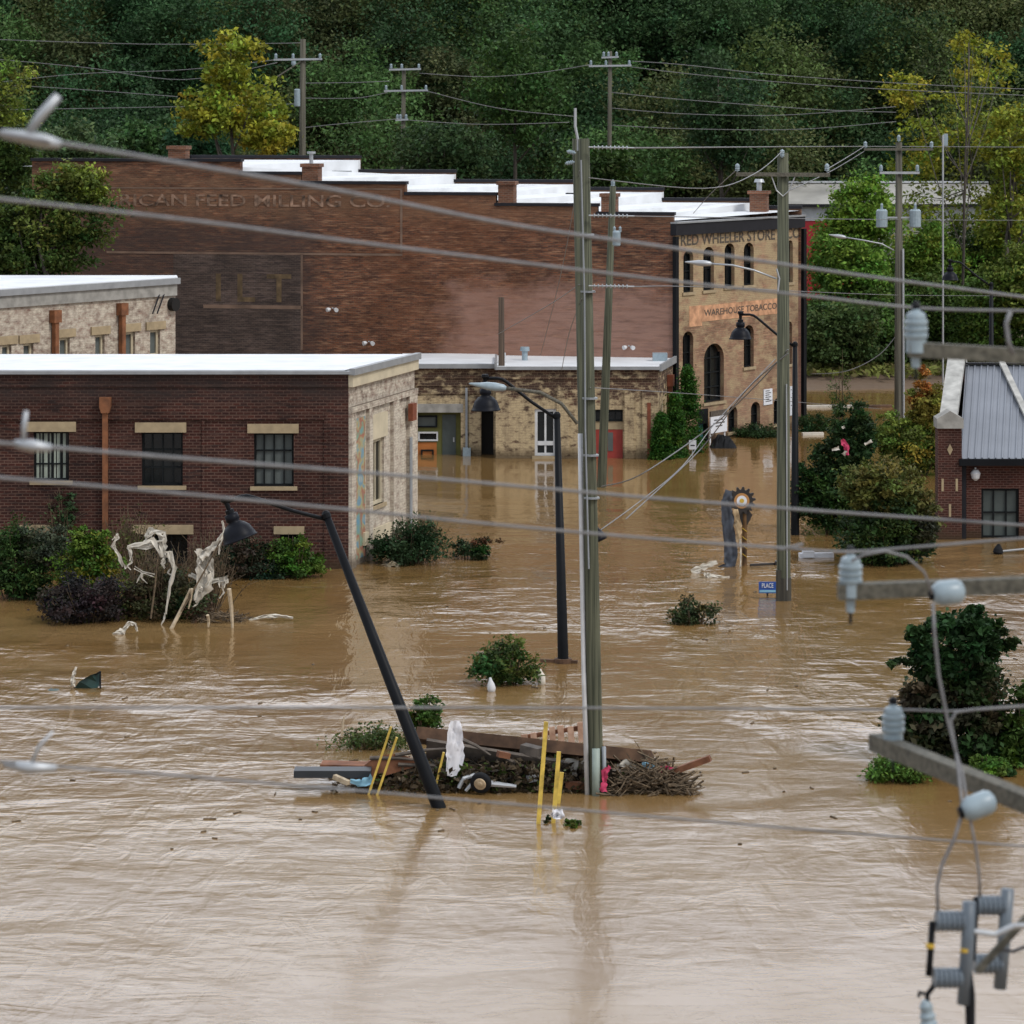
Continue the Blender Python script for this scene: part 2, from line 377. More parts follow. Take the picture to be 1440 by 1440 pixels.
    l.new(rg.outputs[0], b.inputs['Roughness'])
    b.inputs['IOR'].default_value = 1.8
    return m
M['water'] = water_mat()

def ground_mat():
    m, nt, n, l, b = new_mat('bank_soil_and_grass')
    geo = n.new('ShaderNodeNewGeometry')
    nz = n.new('ShaderNodeTexNoise'); nz.inputs['Scale'].default_value = 0.5; nz.inputs['Detail'].default_value = 8
    l.new(geo.outputs['Position'], nz.inputs[0])
    sep = n.new('ShaderNodeSeparateXYZ'); l.new(geo.outputs['Position'], sep.inputs[0])
    ad = n.new('ShaderNodeMath'); ad.operation = 'MULTIPLY_ADD'; l.new(nz.outputs[0], ad.inputs[0]); ad.inputs[1].default_value = 1.6
    l.new(sep.outputs[2], ad.inputs[2])
    rp = n.new('ShaderNodeValToRGB'); e = rp.color_ramp.elements
    e[0].position = 0.0; e[0].color = (0.15, 0.105, 0.065, 1)
    e[1].position = 1.0; e[1].color = (0.05, 0.055, 0.018, 1)
    for p, c in ((0.45, (0.13, 0.085, 0.055)), (0.62, (0.16, 0.13, 0.075)), (0.72, (0.15, 0.15, 0.04))):
        x = e.new(p); x.color = (*c, 1)
    mr = n.new('ShaderNodeMapRange'); l.new(ad.outputs[0], mr.inputs[0]); mr.inputs[1].default_value = 0; mr.inputs[2].default_value = 3.6
    l.new(mr.outputs[0], rp.inputs[0]); l.new(rp.outputs[0], b.inputs['Base Color'])
    b.inputs['Roughness'].default_value = 0.95
    bp = n.new('ShaderNodeBump'); bp.inputs[0].default_value = 0.8; bp.inputs[1].default_value = 0.4
    l.new(nz.outputs[0], bp.inputs['Height']); l.new(bp.outputs[0], b.inputs['Normal'])
    return m
M['ground'] = ground_mat()

# ------------------------------------------------------------------ mesh builder
class MB:
    def __init__(self):
        self.v = []; self.f = []
    def add(self, vs, fs):
        o = len(self.v)
        self.v += [tuple(p) for p in vs]
        self.f += [tuple(i + o for i in f) for f in fs]
        return self
    def box(self, x0, x1, y0, y1, z0, z1):
        x0, x1 = min(x0, x1), max(x0, x1); y0, y1 = min(y0, y1), max(y0, y1); z0, z1 = min(z0, z1), max(z0, z1)
        return self.add([(x0, y0, z0), (x1, y0, z0), (x1, y1, z0), (x0, y1, z0), (x0, y0, z1), (x1, y0, z1), (x1, y1, z1), (x0, y1, z1)],
                        [(0, 3, 2, 1), (4, 5, 6, 7), (0, 1, 5, 4), (1, 2, 6, 5), (2, 3, 7, 6), (3, 0, 4, 7)])
    def bar(self, a, b, w, h=None, up=(0, 0, 1)):
        """box beam from a to b, w wide, h high"""
        h = h or w
        a, b = Vector(a), Vector(b); d = (b - a).normalized(); up = Vector(up)
        if abs(d.dot(up)) > 0.98: up = Vector((0, 1, 0))
        s = d.cross(up).normalized() * w / 2; t = s.cross(d).normalized() * h / 2
        vs = [a - s - t, a + s - t, a + s + t, a - s + t, b - s - t, b + s - t, b + s + t, b - s + t]
        return self.add(vs, [(0, 3, 2, 1), (4, 5, 6, 7), (0, 1, 5, 4), (1, 2, 6, 5), (2, 3, 7, 6), (3, 0, 4, 7)])
    def quad(self, a, b, c, d):
        return self.add([a, b, c, d], [(0, 1, 2, 3)])
    def prism(self, poly, y0, y1):
        """poly: (x, z) outline counter-clockwise seen from -y, extruded from y0 to y1"""
        n = len(poly)
        vs = [(x, y0, z) for x, z in poly] + [(x, y1, z) for x, z in poly]
        fs = [tuple(range(n)), tuple(range(2 * n - 1, n - 1, -1))]
        fs += [(i, i + n, (i + 1) % n + n, (i + 1) % n) for i in range(n)]
        return self.add(vs, fs)
    def tube(self, pts, rad, seg=8, cap=True):
        pts = [Vector(p) for p in pts]; n = len(pts)
        if not isinstance(rad, (list, tuple)): rad = [rad] * n
        ref = None; vs = []; fs = []
        for i, p in enumerate(pts):
            d = (pts[min(i + 1, n - 1)] - pts[max(i - 1, 0)]).normalized()
            if ref is None:
                ref = Vector((0, 0, 1)) if abs(d.z) < 0.9 else Vector((1, 0, 0))
            s = d.cross(ref).normalized(); t = s.cross(d).normalized(); ref = t
            for k in range(seg):
                a = 2 * math.pi * k / seg
                vs.append(p + (s * math.cos(a) + t * math.sin(a)) * rad[i])
        for i in range(n - 1):
            for k in range(seg):
                k2 = (k + 1) % seg
                fs.append((i * seg + k, i * seg + k2, (i + 1) * seg + k2, (i + 1) * seg + k))
        if cap:
            fs.append(tuple(range(seg - 1, -1, -1))); fs.append(tuple((n - 1) * seg + k for k in range(seg)))
        return self.add(vs, fs)
    def lathe(self, prof, origin=(0, 0, 0), axis=(0, 0, 1), seg=16):
        """prof: (radius, height along the axis)"""
        ax = Vector(axis).normalized(); o = Vector(origin)
        s = ax.cross(Vector((0, 0, 1)) if abs(ax.z) < 0.9 else Vector((1, 0, 0))).normalized(); t = ax.cross(s)
        vs = []; fs = []
        for r, h in prof:
            for k in range(seg):
                a = 2 * math.pi * k / seg
                vs.append(o + ax * h + (s * math.cos(a) + t * math.sin(a)) * max(r, 1e-4))
        for i in range(len(prof) - 1):
            for k in range(seg):
                k2 = (k + 1) % seg
                fs.append((i * seg + k, i * seg + k2, (i + 1) * seg + k2, (i + 1) * seg + k))
        fs.append(tuple(range(seg - 1, -1, -1))); fs.append(tuple((len(prof) - 1) * seg + k for k in range(seg)))
        return self.add(vs, fs)
    def build(self, name, mat, parent=None, loc=(0, 0, 0), rz=0.0, smooth=False, world=False):
        """world=True: the vertices are world coordinates; the parent has no rotation"""
        off = Vector((0, 0, 0))
        if world:
            if parent is not None: off = parent.location.copy()
            else:
                xs = [p[0] for p in self.v]; ys = [p[1] for p in self.v]; zs = [p[2] for p in self.v]
                off = Vector((sum(xs) / len(xs), sum(ys) / len(ys), min(zs)))
        me = bpy.data.meshes.new(name)
        me.from_pydata([(p[0] - off[0], p[1] - off[1], p[2] - off[2]) for p in self.v], [], self.f)
        me.update()
        uvl = me.uv_layers.new(name='UVMap')
        vco = np.array([p for p in self.v], dtype=float)
        uv = np.zeros((len(me.loops), 2))
        for p in me.polygons:
            nn = p.normal
            for li in p.loop_indices:
                c = vco[me.loops[li].vertex_index]
                if abs(nn.z) > 0.7: uv[li] = (c[0], c[1])
                else:
                    tl = math.hypot(nn.x, nn.y) or 1.0
                    tx, ty = -nn.y / tl, nn.x / tl
                    uv[li] = (c[0] * tx + c[1] * ty, c[2])
        uvl.data.foreach_set('uv', uv.ravel())
        if smooth: me.polygons.foreach_set('use_smooth', [True] * len(me.polygons))
        me.materials.append(M[mat] if isinstance(mat, str) else mat)
        o = bpy.data.objects.new(name, me); COL.objects.link(o)
        if parent is not None:
            o.parent = parent; o.location = loc; o.rotation_euler = (0, 0, rz)
        else:
            o.location = off if world else loc; o.rotation_euler = (0, 0, rz)
        return o

def tag(o, label=None, cat=None, group=None, kind=None):
    if label: o['label'] = label
    if cat: o['category'] = cat
    if group: o['group'] = group
    if kind: o['kind'] = kind
    return o

def thing(name, label, cat, loc=(0, 0, 0), rz=0.0, group=None):
    o = bpy.data.objects.new(name, None); COL.objects.link(o)
    o.empty_display_size = 0.5
    o.location = loc; o.rotation_euler = (0, 0, rz)
    return tag(o, label, cat, group)

def copy_tree(o, parent=None):
    c = o.copy(); COL.objects.link(c); c.parent = parent
    for ch in list(o.children): copy_tree(ch, c)
    return c

def text_part(name, body, mat, size, parent, loc, rz, width=None, depth=0.01, spacing=1.0, shear=0.0, align='CENTER'):
    cu = bpy.data.curves.new(name, 'FONT'); cu.body = body; cu.size = size
    cu.align_x = align; cu.align_y = 'CENTER'; cu.space_character = spacing
    cu.extrude = depth / 2; cu.resolution_u = 3; cu.offset = size * 0.012
    t = bpy.data.objects.new(name, cu); COL.objects.link(t)
    me = bpy.data.meshes.new_from_object(t)
    bpy.data.objects.remove(t)
    me.name = name
    cs = np.zeros(len(me.vertices) * 3); me.vertices.foreach_get('co', cs); cs = cs.reshape(-1, 3)
    sx = 1.0
    if width: sx = width / (cs[:, 0].max() - cs[:, 0].min())
    out = np.stack([cs[:, 0] * sx, -cs[:, 2], cs[:, 1] + cs[:, 0] * sx * shear], 1)
    me.vertices.foreach_set('co', out.ravel()); me.update()
    me.materials.clear(); me.materials.append(M[mat])
    o = bpy.data.objects.new(name, me); COL.objects.link(o)
    if parent is not None: o.parent = parent
    o.location = loc; o.rotation_euler = (0, 0, rz)
    return o

# ------------------------------------------------------------------ walls
class Wall:
    """a vertical wall from P0 to P1 (left to right as seen from outside); local x along it, y into the building"""
    def __init__(self, P0, P1, parent):
        self.P0 = Vector((P0[0], P0[1])); self.P1 = Vector((P1[0], P1[1]))
        d = self.P1 - self.P0; self.L = d.length; self.d = d.normalized()
        self.rz = math.atan2(d.y, d.x); self.parent = parent
        self.loc = Vector((P0[0], P0[1], 0)) - parent.location
    def uz(self, px, py, y=0.0):
        """wall coordinates of the point seen at that pixel (on the plane y metres into the wall)"""
        k = (px - 720) / F
        nx, ny = -self.d.y, self.d.x
        ox, oy = self.P0.x + nx * y, self.P0.y + ny * y
        u = (k * oy - ox) / (self.d.x - k * self.d.y)
        D = oy + u * self.d.y
        return u, H - (py - HY) * D / F
    def rect(self, px0, px1, py0, py1, y=0.0):
        u0, za = self.uz(px0, py0, y); u1, zb = self.uz(px1, py0, y)
        _, zc = self.uz(px0, py1, y); _, zd = self.uz(px1, py1, y)
        return u0, u1, (zc + zd) / 2, (za + zb) / 2            # u0, u1, z0, z1
    def put(self, mb, name, mat, parent=None, **kw):
        p = parent or self.parent
        if p is self.parent: return mb.build(name, mat, p, self.loc, self.rz, **kw)
        return mb.build(name, mat, p, (0, 0, 0), 0, **kw)       # sub-parts share their part's frame
    def sheet(self, mb, z0, z1, openings=(), reveal=0.25, u0=0.0, u1=None):
        """front face with real openings: (ua, ub, za, zb, arch rise)"""
        u1 = self.L if u1 is None else u1
        us = sorted({u0, u1} | {min(max(o[0], u0), u1) for o in openings} | {min(max(o[1], u0), u1) for o in openings})
        zs = sorted({z0, z1} | {min(max(o[2], z0), z1) for o in openings} | {min(max(o[3], z0), z1) for o in openings})
        for i in range(len(us) - 1):
            for j in range(len(zs) - 1):
                uc, zc = (us[i] + us[i + 1]) / 2, (zs[j] + zs[j + 1]) / 2
                if any(o[0] < uc < o[1] and o[2] < zc < o[3] for o in openings): continue
                mb.quad((us[i], 0, zs[j]), (us[i + 1], 0, zs[j]), (us[i + 1], 0, zs[j + 1]), (us[i], 0, zs[j + 1]))
        for o in openings:
            ua, ub, za, zb = o[:4]; r = reveal
            mb.quad((ua, 0, za), (ua, 0, zb), (ua, r, zb), (ua, r, za)); mb.quad((ub, 0, zb), (ub, 0, za), (ub, r, za), (ub, r, zb))
            mb.quad((ua, 0, zb), (ub, 0, zb), (ub, r, zb), (ua, r, zb)); mb.quad((ub, 0, za), (ua, 0, za), (ua, r, za), (ub, r, za))
            if len(o) > 4 and o[4] > 0:
                w = ub - ua; n = 6; rise = o[4]
                for side in (0, 1):
                    pts = []
                    for k in range(n + 1):
                        a = math.pi / 2 * k / n
                        x = w / 2 * (1 - math.cos(a)); z = zb - rise + rise * math.sin(a)
                        pts.append((ua + x, z) if side == 0 else (ub - x, z))
                    cx = ua if side == 0 else ub
                    poly = [(cx, zb)] + pts
                    if side == 1: poly = poly[::-1]
                    mb.add([(x, 0, z) for x, z in poly], [tuple(range(len(poly)))])
                    for k in range(n):
                        (xa, za_), (xb, zb_) = pts[k], pts[k + 1]
                        mb.quad((xa, 0, za_), (xb, 0, zb_), (xb, r, zb_), (xa, r, za_))
        return mb
    def window(self, o, depth=0.16, frame='black_frame', pane='glass', fw=0.05, nx=0, nz=0, name='window', sill=None, inner=None):
        ua, ub, za, zb = o[:4]
        fm = MB()
        fm.box(ua, ua + fw, depth - 0.03, depth + 0.04, za, zb).box(ub - fw, ub, depth - 0.03, depth + 0.04, za, zb)
        fm.box(ua + fw, ub - fw, depth - 0.03, depth + 0.04, zb - fw, zb).box(ua + fw, ub - fw, depth - 0.03, depth + 0.04, za, za + fw)
        for k in range(nx):
            x = ua + (ub - ua) * (k + 1) / (nx + 1); fm.box(x - fw * .35, x + fw * .35, depth - 0.02, depth + 0.03, za + fw, zb - fw)
        for k in range(nz):
            z = za + (zb - za) * (k + 1) / (nz + 1); fm.box(ua + fw, ub - fw, depth - 0.016, depth + 0.026, z - fw * .35, z + fw * .35)
        f = self.put(fm, name, frame)
        g = MB().box(ua + 0.01, ub - 0.01, depth + 0.05, depth + 0.07, za + 0.01, zb - 0.01)
        self.put(g, 'pane', pane, f)
        if inner:
            c = MB(); k = 0; x = ua + fw
            while x < ub - fw - 0.1:
                w = (0.14, 0.1, 0.2)[k % 3]; c.box(x, x + w * .62, depth + 0.032, depth + 0.045, za + fw, zb - fw); x += w; k += 1
            self.put(c, 'curtain', inner, f)
        if sill:
            self.put(MB().box(ua - 0.12, ub + 0.12, -0.07, 0.1, za - 0.13, za), 'sill', sill, f)
        return f

# ------------------------------------------------------------------ foliage
def leaf_arrays(rs, centres, sizes, cols, up=0.35, aspect=0.55):
    """one bent diamond per leaf cluster: returns vertices (n*4,3), colours (n,3)"""
    n = len(centres)
    nrm = rs.normal(size=(n, 3)); nrm[:, 2] = np.abs(nrm[:, 2]) + up; nrm /= np.linalg.norm(nrm, axis=1, keepdims=True)
    a = rs.normal(size=(n, 3)); a -= nrm * (a * nrm).sum(1, keepdims=True); a /= np.linalg.norm(a, axis=1, keepdims=True)
    b = np.cross(nrm, a)
    s = sizes[:, None]
    v = np.empty((n, 4, 3))
    v[:, 0] = centres - a * s * 0.5; v[:, 2] = centres + a * s * 0.5
    v[:, 1] = centres - b * s * aspect * 0.5 + nrm * s * 0.08; v[:, 3] = centres + b * s * aspect * 0.5 + nrm * s * 0.08
    return v.reshape(-1, 3), cols

def foliage_object(name, V, C, parent=None, origin=(0, 0, 0)):
    n = len(C)
    me = bpy.data.meshes.new(name)
    V = V - np.array(origin)[None, :]
    me.vertices.add(n * 4); me.loops.add(n * 4); me.polygons.add(n)
    me.vertices.foreach_set('co', V.astype(np.float32).ravel())
    me.loops.foreach_set('vertex_index', np.arange(n * 4, dtype=np.int32))
    me.polygons.foreach_set('loop_start', np.arange(0, n * 4, 4, dtype=np.int32))
    me.polygons.foreach_set('loop_total', np.full(n, 4, dtype=np.int32))
    me.update(calc_edges=True)
    at = me.attributes.new('leaf_colour', 'FLOAT_COLOR', 'FACE')
    at.data.foreach_set('color', np.concatenate([np.clip(C, 0.003, 1), np.ones((n, 1))], 1).astype(np.float32).ravel())
    me.materials.append(M['leaf'])
    o = bpy.data.objects.new(name, me); COL.objects.link(o)
    if parent is not None: o.parent = parent
    else: o.location = origin
    return o

def crown(rs, c, r, nclump, nleaf, size, col, var=0.35, hue=0.12, shell=0.55, spread=0.16, shape='round', col2=None, mix2=0.0, lobes=0.22):
    """leaf clumps filling an uneven crown of centre c and radii r"""
    c = np.array(c, float); r = np.array(r, float)
    d = rs.normal(size=(nclump, 3)); d /= np.linalg.norm(d, axis=1, keepdims=True)
    if shape == 'cone':
        z = rs.uniform(-1, 1, nclump); rad = (1 - (z + 1) / 2) ** 0.8 * rs.uniform(shell, 1.0, nclump) + 0.06
        th = rs.uniform(0, 2 * np.pi, nclump)
        P = np.stack([np.cos(th) * rad, np.sin(th) * rad, z], 1)
    else:
        d[:, 2] = np.where(d[:, 2] < -0.35, d[:, 2] * 0.7, d[:, 2])
        ph = rs.uniform(0, 6.28, 6)
        lob = 1 + lobes * (np.sin(3 * np.arctan2(d[:, 1], d[:, 0]) + ph[0]) * 0.5 + np.sin(5 * d[:, 2] + ph[1]) * 0.5 + np.sin(7 * d[:, 0] + ph[2]) * 0.6)
        P = d * (rs.uniform(shell ** 3, 1, nclump) ** (1 / 3.0) * lob)[:, None]
        if shape == 'column': P[:, :2] *= 1.0
    P = P * r + c
    bright = 1 + var * rs.uniform(-1, 1, nclump)
    base = np.array(col, float)[None, :] * bright[:, None]
    if col2 is not None:
        k = (rs.uniform(size=nclump) < mix2)[:, None]
        base = np.where(k, np.array(col2)[None, :] * bright[:, None], base)
    base = base * (1 + hue * rs.normal(size=(nclump, 3)) * np.array([1, 0.3, 0.6]))
    idx = np.repeat(np.arange(nclump), nleaf)
    cs = rs.uniform(0.6, 1.25, nclump)
    off = rs.normal(size=(len(idx), 3)) * (spread * r.mean()) * cs[idx][:, None] * np.array([1, 1, 0.62])
    C = base[idx] * (1 + 0.22 * rs.normal(size=(len(idx), 1)))
    return leaf_arrays(rs, P[idx] + off, size * rs.uniform(0.6, 1.35, len(idx)), C)

def make_plant(name, label, cat, base, crowns, size, group=None, trunk_r=0.15, trunk_top=None, limbs=5, seed=1, trunk_mat='bark', part='crown', stem='trunk'):
    """crowns: list of dicts for crown(), centres in world coordinates"""
    rs = np.random.RandomState(seed)
    base = Vector(base)
    t = thing(name, label, cat, base, 0, group)
    Vs, Cs = [], []
    for k in crowns:
        V, C = crown(rs, size=k.pop('size', size), **k); Vs.append(V); Cs.append(C)
    foliage_object(part, np.concatenate(Vs), np.concatenate(Cs), t, tuple(base))
    c0 = Vector(tuple(crowns[0]['c'])); r0 = crowns[0]['r']
    tm = MB(); top = Vector(trunk_top) if trunk_top else Vector((c0.x, c0.y, c0.z + r0[2] * 0.5))
    pts = []; n = 6
    for i in range(n + 1):
        q = base.lerp(top, i / n) + Vector((rs.normal() * trunk_r * .5, rs.normal() * trunk_r * .5, 0)) * (1 if 0 < i < n else 0)
        pts.append(q)
    tm.tube(pts, [trunk_r * (1 - 0.8 * i / n) for i in range(n + 1)], 7)
    for i in range(limbs):
        f = rs.uniform(0.3, 0.85); s = base.lerp(top, f)
        kk = crowns[rs.randint(len(crowns))]; cc = np.array(kk['c']); rr = np.array(kk['r'])
        dd = rs.normal(size=3); dd /= np.linalg.norm(dd); dd[2] = abs(dd[2]) * .6
        e = Vector(tuple(cc + dd * rr * 0.85)); mdl = s.lerp(e, 0.5) + Vector((0, 0, -0.05 * (e - s).length))
        tm.tube([s, mdl, e], [trunk_r * 0.45 * (1 - f * .5), trunk_r * 0.25, trunk_r * 0.08], 5)
    tm.build(stem, trunk_mat, t, world=True, smooth=True)
    return t


# ================================================================== SETTING
def build_ground():
    xs = np.concatenate([np.linspace(-1500, -120, 12), np.linspace(-110, 110, 89), np.linspace(120, 1500, 12)])
    ys = np.concatenate([np.linspace(-400, 90, 12), np.linspace(100, 420, 110), np.linspace(450, 3000, 14)])
    rs = np.random.RandomState(3)
    def gz(x, y):
        w = 0.35 * math.sin(x * 0.35) + 0.25 * math.sin(x * 0.9 + 2)
        sh = 180 + w if x > 8 else 171 + w
        if y < sh: z = -2.5 + max(0, (y - sh + 14) / 14) * 2.4
        else: z = -0.1 + min(1.0, (y - sh) / 4) * 0.55 + max(0, min(1, (y - 200) / 15)) * 1.4
        if y > 218: z += (min(y, 300) - 218) * 0.56 + 1.2 * math.sin(x * 0.07 + 1) * min(1, (y - 218) / 40)
        return z + rs.uniform(-0.06, 0.06)
    vs = [(x, y, gz(x, y)) for y in ys for x in xs]
    nx = len(xs); fs = [(j * nx + i, j * nx + i + 1, (j + 1) * nx + i + 1, (j + 1) * nx + i) for j in range(len(ys) - 1) for i in range(nx - 1)]
    m = MB(); m.add(vs, fs)
    tag(m.build('ground', 'ground', smooth=True), kind='structure')
build_ground()
mw = MB(); mw.quad((-1500, -400, 0), (1500, -400, 0), (1500, 192, 0), (-1500, 192, 0))
tag(mw.build('water', 'water'), kind='structure')

def build_forest():
    rs = np.random.RandomState(11)
    Vs, Cs = [], []
    pal = [(0.053, 0.104, 0.038), (0.037, 0.079, 0.031), (0.077, 0.145, 0.044), (0.046, 0.107, 0.042), (0.090, 0.130, 0.038), (0.071, 0.088, 0.035), (0.031, 0.067, 0.026), (0.095, 0.117, 0.042)]
    y = 217.0
    while y < 300:
        near = y < 262
        step = 5.6 if near else 9.0
        xr = 54 if near else 95
        x = -xr + rs.uniform(0, step)
        while x < xr:
            xx, yy = x + rs.uniform(-1.6, 1.6), y + rs.uniform(-1.6, 1.6)
            gz = 1.8 + max(0, (yy - 218)) * 0.56
            R = rs.uniform(2.6, 4.6) * (1 if near else 1.7)
            h = rs.uniform(5, 10)
            r = (R, R, R * rs.uniform(0.85, 1.35))
            col = pal[rs.randint(len(pal))]
            if near:
                if abs(xx) < 46 and yy < 258: nc, nl, sz = 120, 58, 0.29
                else: nc, nl, sz = 55, 22, 0.65
            else: nc, nl, sz = 50, 14, 1.25
            V, C = crown(rs, (xx, yy, gz + h), r, nc, nl, sz, col, var=0.34, hue=0.07, shell=0.6, spread=0.17, lobes=0.25)
            Vs.append(V); Cs.append(C)
            # understorey skirt so no slope shows between crowns
            V, C = crown(rs, (xx, yy, gz + h - R * 1.2), (R * .9, R * .9, R), nc // 3, nl, sz * 1.1, tuple(c * .9 for c in col), var=0.4, shell=0.7, spread=0.2)
            Vs.append(V); Cs.append(C)
            x += step
        y += step * 0.9
    o = foliage_object('forest', np.concatenate(Vs), np.concatenate(Cs), None, (0, 240, 10))
    tag(o, 'dense dark green wooded hillside rising behind the brick buildings', 'forest', kind='stuff')
build_forest()

# long grass and weeds on the bank
def build_grass():
    rs = np.random.RandomState(5)
    n = 26000
    x = rs.uniform(10, 45, n); y = rs.uniform(182.5, 204, n)
    k = rs.uniform(size=n) < np.clip((y - 182.5) / 3.0, 0.12, 1); x, y = x[k], y[k]
    z = 0.52 + np.clip((y - 200) / 15.0, 0, 1) * 1.4 + rs.uniform(0.02, 0.28, len(x))
    P = np.stack([x, y, z], 1)
    base = np.array([[0.17, 0.19, 0.05]]) * (1 + 0.35 * rs.normal(size=(len(x), 1)))
    base[rs.uniform(size=len(x)) < 0.3] = (0.17, 0.15, 0.06)
    V, C = leaf_arrays(rs, P, rs.uniform(0.25, 0.6, len(x)), base)
    tag(foliage_object('bank_grass', V, C, None, (25, 190, 0)), 'rough green grass along the top of the muddy bank', 'grass', kind='stuff')
build_grass()

# ================================================================== LONG BRICK MILL WITH THE STORE FRONT
def G0(px, py): return (G(px, py).x, G(px, py).y)
A = Vector(((45 - 720) / F * 156.5, 156.5, 0)); B = Vector((7.26, 150.4, 0)); C_ = Vector((13.9, 160.5, 0))
mill = thing('brick_warehouse', 'long old brick mill with stepped white roof, faded wall lettering and a painted store front', 'warehouse', (B.x, B.y, 0))
W = Wall((A.x, A.y), (B.x, B.y), mill)
SF = Wall((B.x, B.y), (C_.x, C_.y), mill)
FAR0 = Vector((A.x + 6.64, A.y + 10.1, 0))
FW_ = Wall((FAR0.x, FAR0.y), (C_.x, C_.y), mill)
steps = [(45, 338, 222, 232), (338, 423, 244, 247), (423, 570, 256, 262), (570, 697, 273, 276), (697, 840, 289, 291), (840, 948, 302, 303)]
prof = []
for a, b_, ya, yb in steps:
    prof.append((max(0, W.uz(a, ya)[0]), (W.uz(a, ya)[1] + W.uz(b_, yb)[1]) / 2, min(W.L, W.uz(b_, yb)[0])))
m = MB()
for u0, z, u1 in prof: m.box(u0, u1, 0, 0.4, -2.2, z)
W.put(m, 'wall', 'brick_mill')
m = MB()
for u0, z, u1 in prof: m.box(u0 - 0.05, u1 + 0.05, -0.08, 0.47, z + 0.004, z + 0.14)
W.put(m, 'coping', 'dark_coping')
fsteps = [(20, 258, 221), (258, 507, 221), (507, 641, 241), (641, 812, 255), (812, 933, 266), (933, 1057, 281), (1057, 1131, 292)]
fprof = []
for a, b_, ya in fsteps:
    fprof.append((FW_.uz(a, ya)[0], (FW_.uz(a, ya)[1] + FW_.uz(b_, ya)[1]) / 2, min(FW_.L, FW_.uz(b_, ya)[0])))
fprof[0] = (0, fprof[0][1], fprof[0][2])
m = MB()
for u0, z, u1 in fprof: m.box(u0, u1, -0.3, 0.1, -2.2, z - 0.05)
FW_.put(m, 'far_wall', 'brick_mill')
m = MB()
for u0, z, u1 in fprof: m.box(u0 - 0.04, u1 + 0.04, -0.36, 0.15, z - 0.046, z + 0.1)
FW_.put(m, 'coping', 'dark_coping')
# white roof sheets, pitched a little between the two parapets
m = MB(); br = sorted({0.0, 1.0} | {p[2] / W.L for p in prof if p[2] < W.L - .1} | {p[2] / FW_.L for p in fprof if p[2] < FW_.L - .1})
def zat(pr, L, t):
    for u0, z, u1 in pr:
        if t * L <= u1 + 1e-6: return z
    return pr[-1][1]
for i in range(len(br) - 1):
    t0, t1 = br[i], br[i + 1]; tm = (t0 + t1) / 2
    zn = zat(prof, W.L, tm) - 0.25; zf = zat(fprof, FW_.L, tm) - 0.12
    pn = lambda t, off: (W.P0 + W.d * (W.L * t))
    pf = lambda t: (FW_.P0 + FW_.d * (FW_.L * t))
    a, b_ = W.P0 + W.d * (W.L * t0), W.P0 + W.d * (W.L * t1); c, d = FW_.P0 + FW_.d * (FW_.L * t1), FW_.P0 + FW_.d * (FW_.L * t0)
    m.quad((a.x, a.y + .3, zn), (b_.x, b_.y + .3, zn), (c.x, c.y - .2, zf), (d.x, d.y - .2, zf))
    if i < len(br) - 2: m.quad((b_.x, b_.y + .3, zn - 1.2), (c.x, c.y - .2, zf - 1.2), (c.x, c.y - .2, zf), (b_.x, b_.y + .3, zn))
m.build('roof', 'white_roof', mill, world=True)
# left end wall
m = MB(); m.quad((FAR0.x, FAR0.y, -2), (A.x, A.y, -2), (A.x, A.y, prof[0][1]), (FAR0.x, FAR0.y, fprof[0][1]))
m.build('end_wall', 'brick_mill', mill, world=True)
# chimneys on the near parapet
for px0, px1, yt, yb in ((236, 260, 206, 226), (424, 447, 231, 262), (700, 722, 256, 290), (845, 866, 273, 303)):
    u0, u1, z0, z1 = W.rect(px0, px1, yt, yb)
    ch = W.put(MB().box(u0, u1, 0.05, 0.75, z0 - 0.5, z1 - 0.14), 'chimney', 'brick_chimney')
    W.put(MB().box(u0 - 0.07, u1 + 0.07, -0.02, 0.82, z1 - 0.137, z1 + 0.03), 'chimney_cap', 'brick_chimney', ch)
u, z = W.uz(435, 231)
W.put(MB().lathe([(0.09, 0), (0.09, 0.45), (0.2, 0.45), (0.2, 0.55)], (u, 0.35, z + .03)), 'flue', 'steel')
u0, u1, z0, z1 = FW_.rect(1056, 1080, 268, 312, -1.5)
ch = FW_.put(MB().box(u0, u1, -2.0, -1.2, z0, z1 - .16), 'chimney', 'brick_chimney'); FW_.put(MB().box(u0 - .1, u1 + .1, -2.1, -1.1, z1 - .157, z1), 'chimney_cap', 'brick_chimney', ch)
FW_.put(MB().lathe([(0.13, 0), (0.13, 0.4), (0.26, 0.4), (0.2, 0.55)], ((u0 + u1) / 2, -1.6, z1)), 'flue', 'steel')
# roof lights set in the white parapet
for a, b_, ya, yb in ((390, 422, 231, 246), (462, 494, 240, 256), (533, 560, 246, 259)):
    u0, u1, z0, z1 = FW_.rect(a, b_, ya, yb, -2.0)
    f = FW_.put(MB().box(u0, u1, -2.3, -1.9, z0, z1), 'rooftop_unit', 'coping')
    FW_.put(MB().box(u0 + .12, u1 - .5, -2.33, -2.303, z0 + .1, z1 - .1), 'grille', 'steel', f)
u0, u1, z0, z1 = FW_.rect(797, 812, 271, 291, -3)
FW_.put(MB().box(u0, u1, -3.3, -2.9, z0 - .2, z1), 'roof_hatch', 'dark_coping')
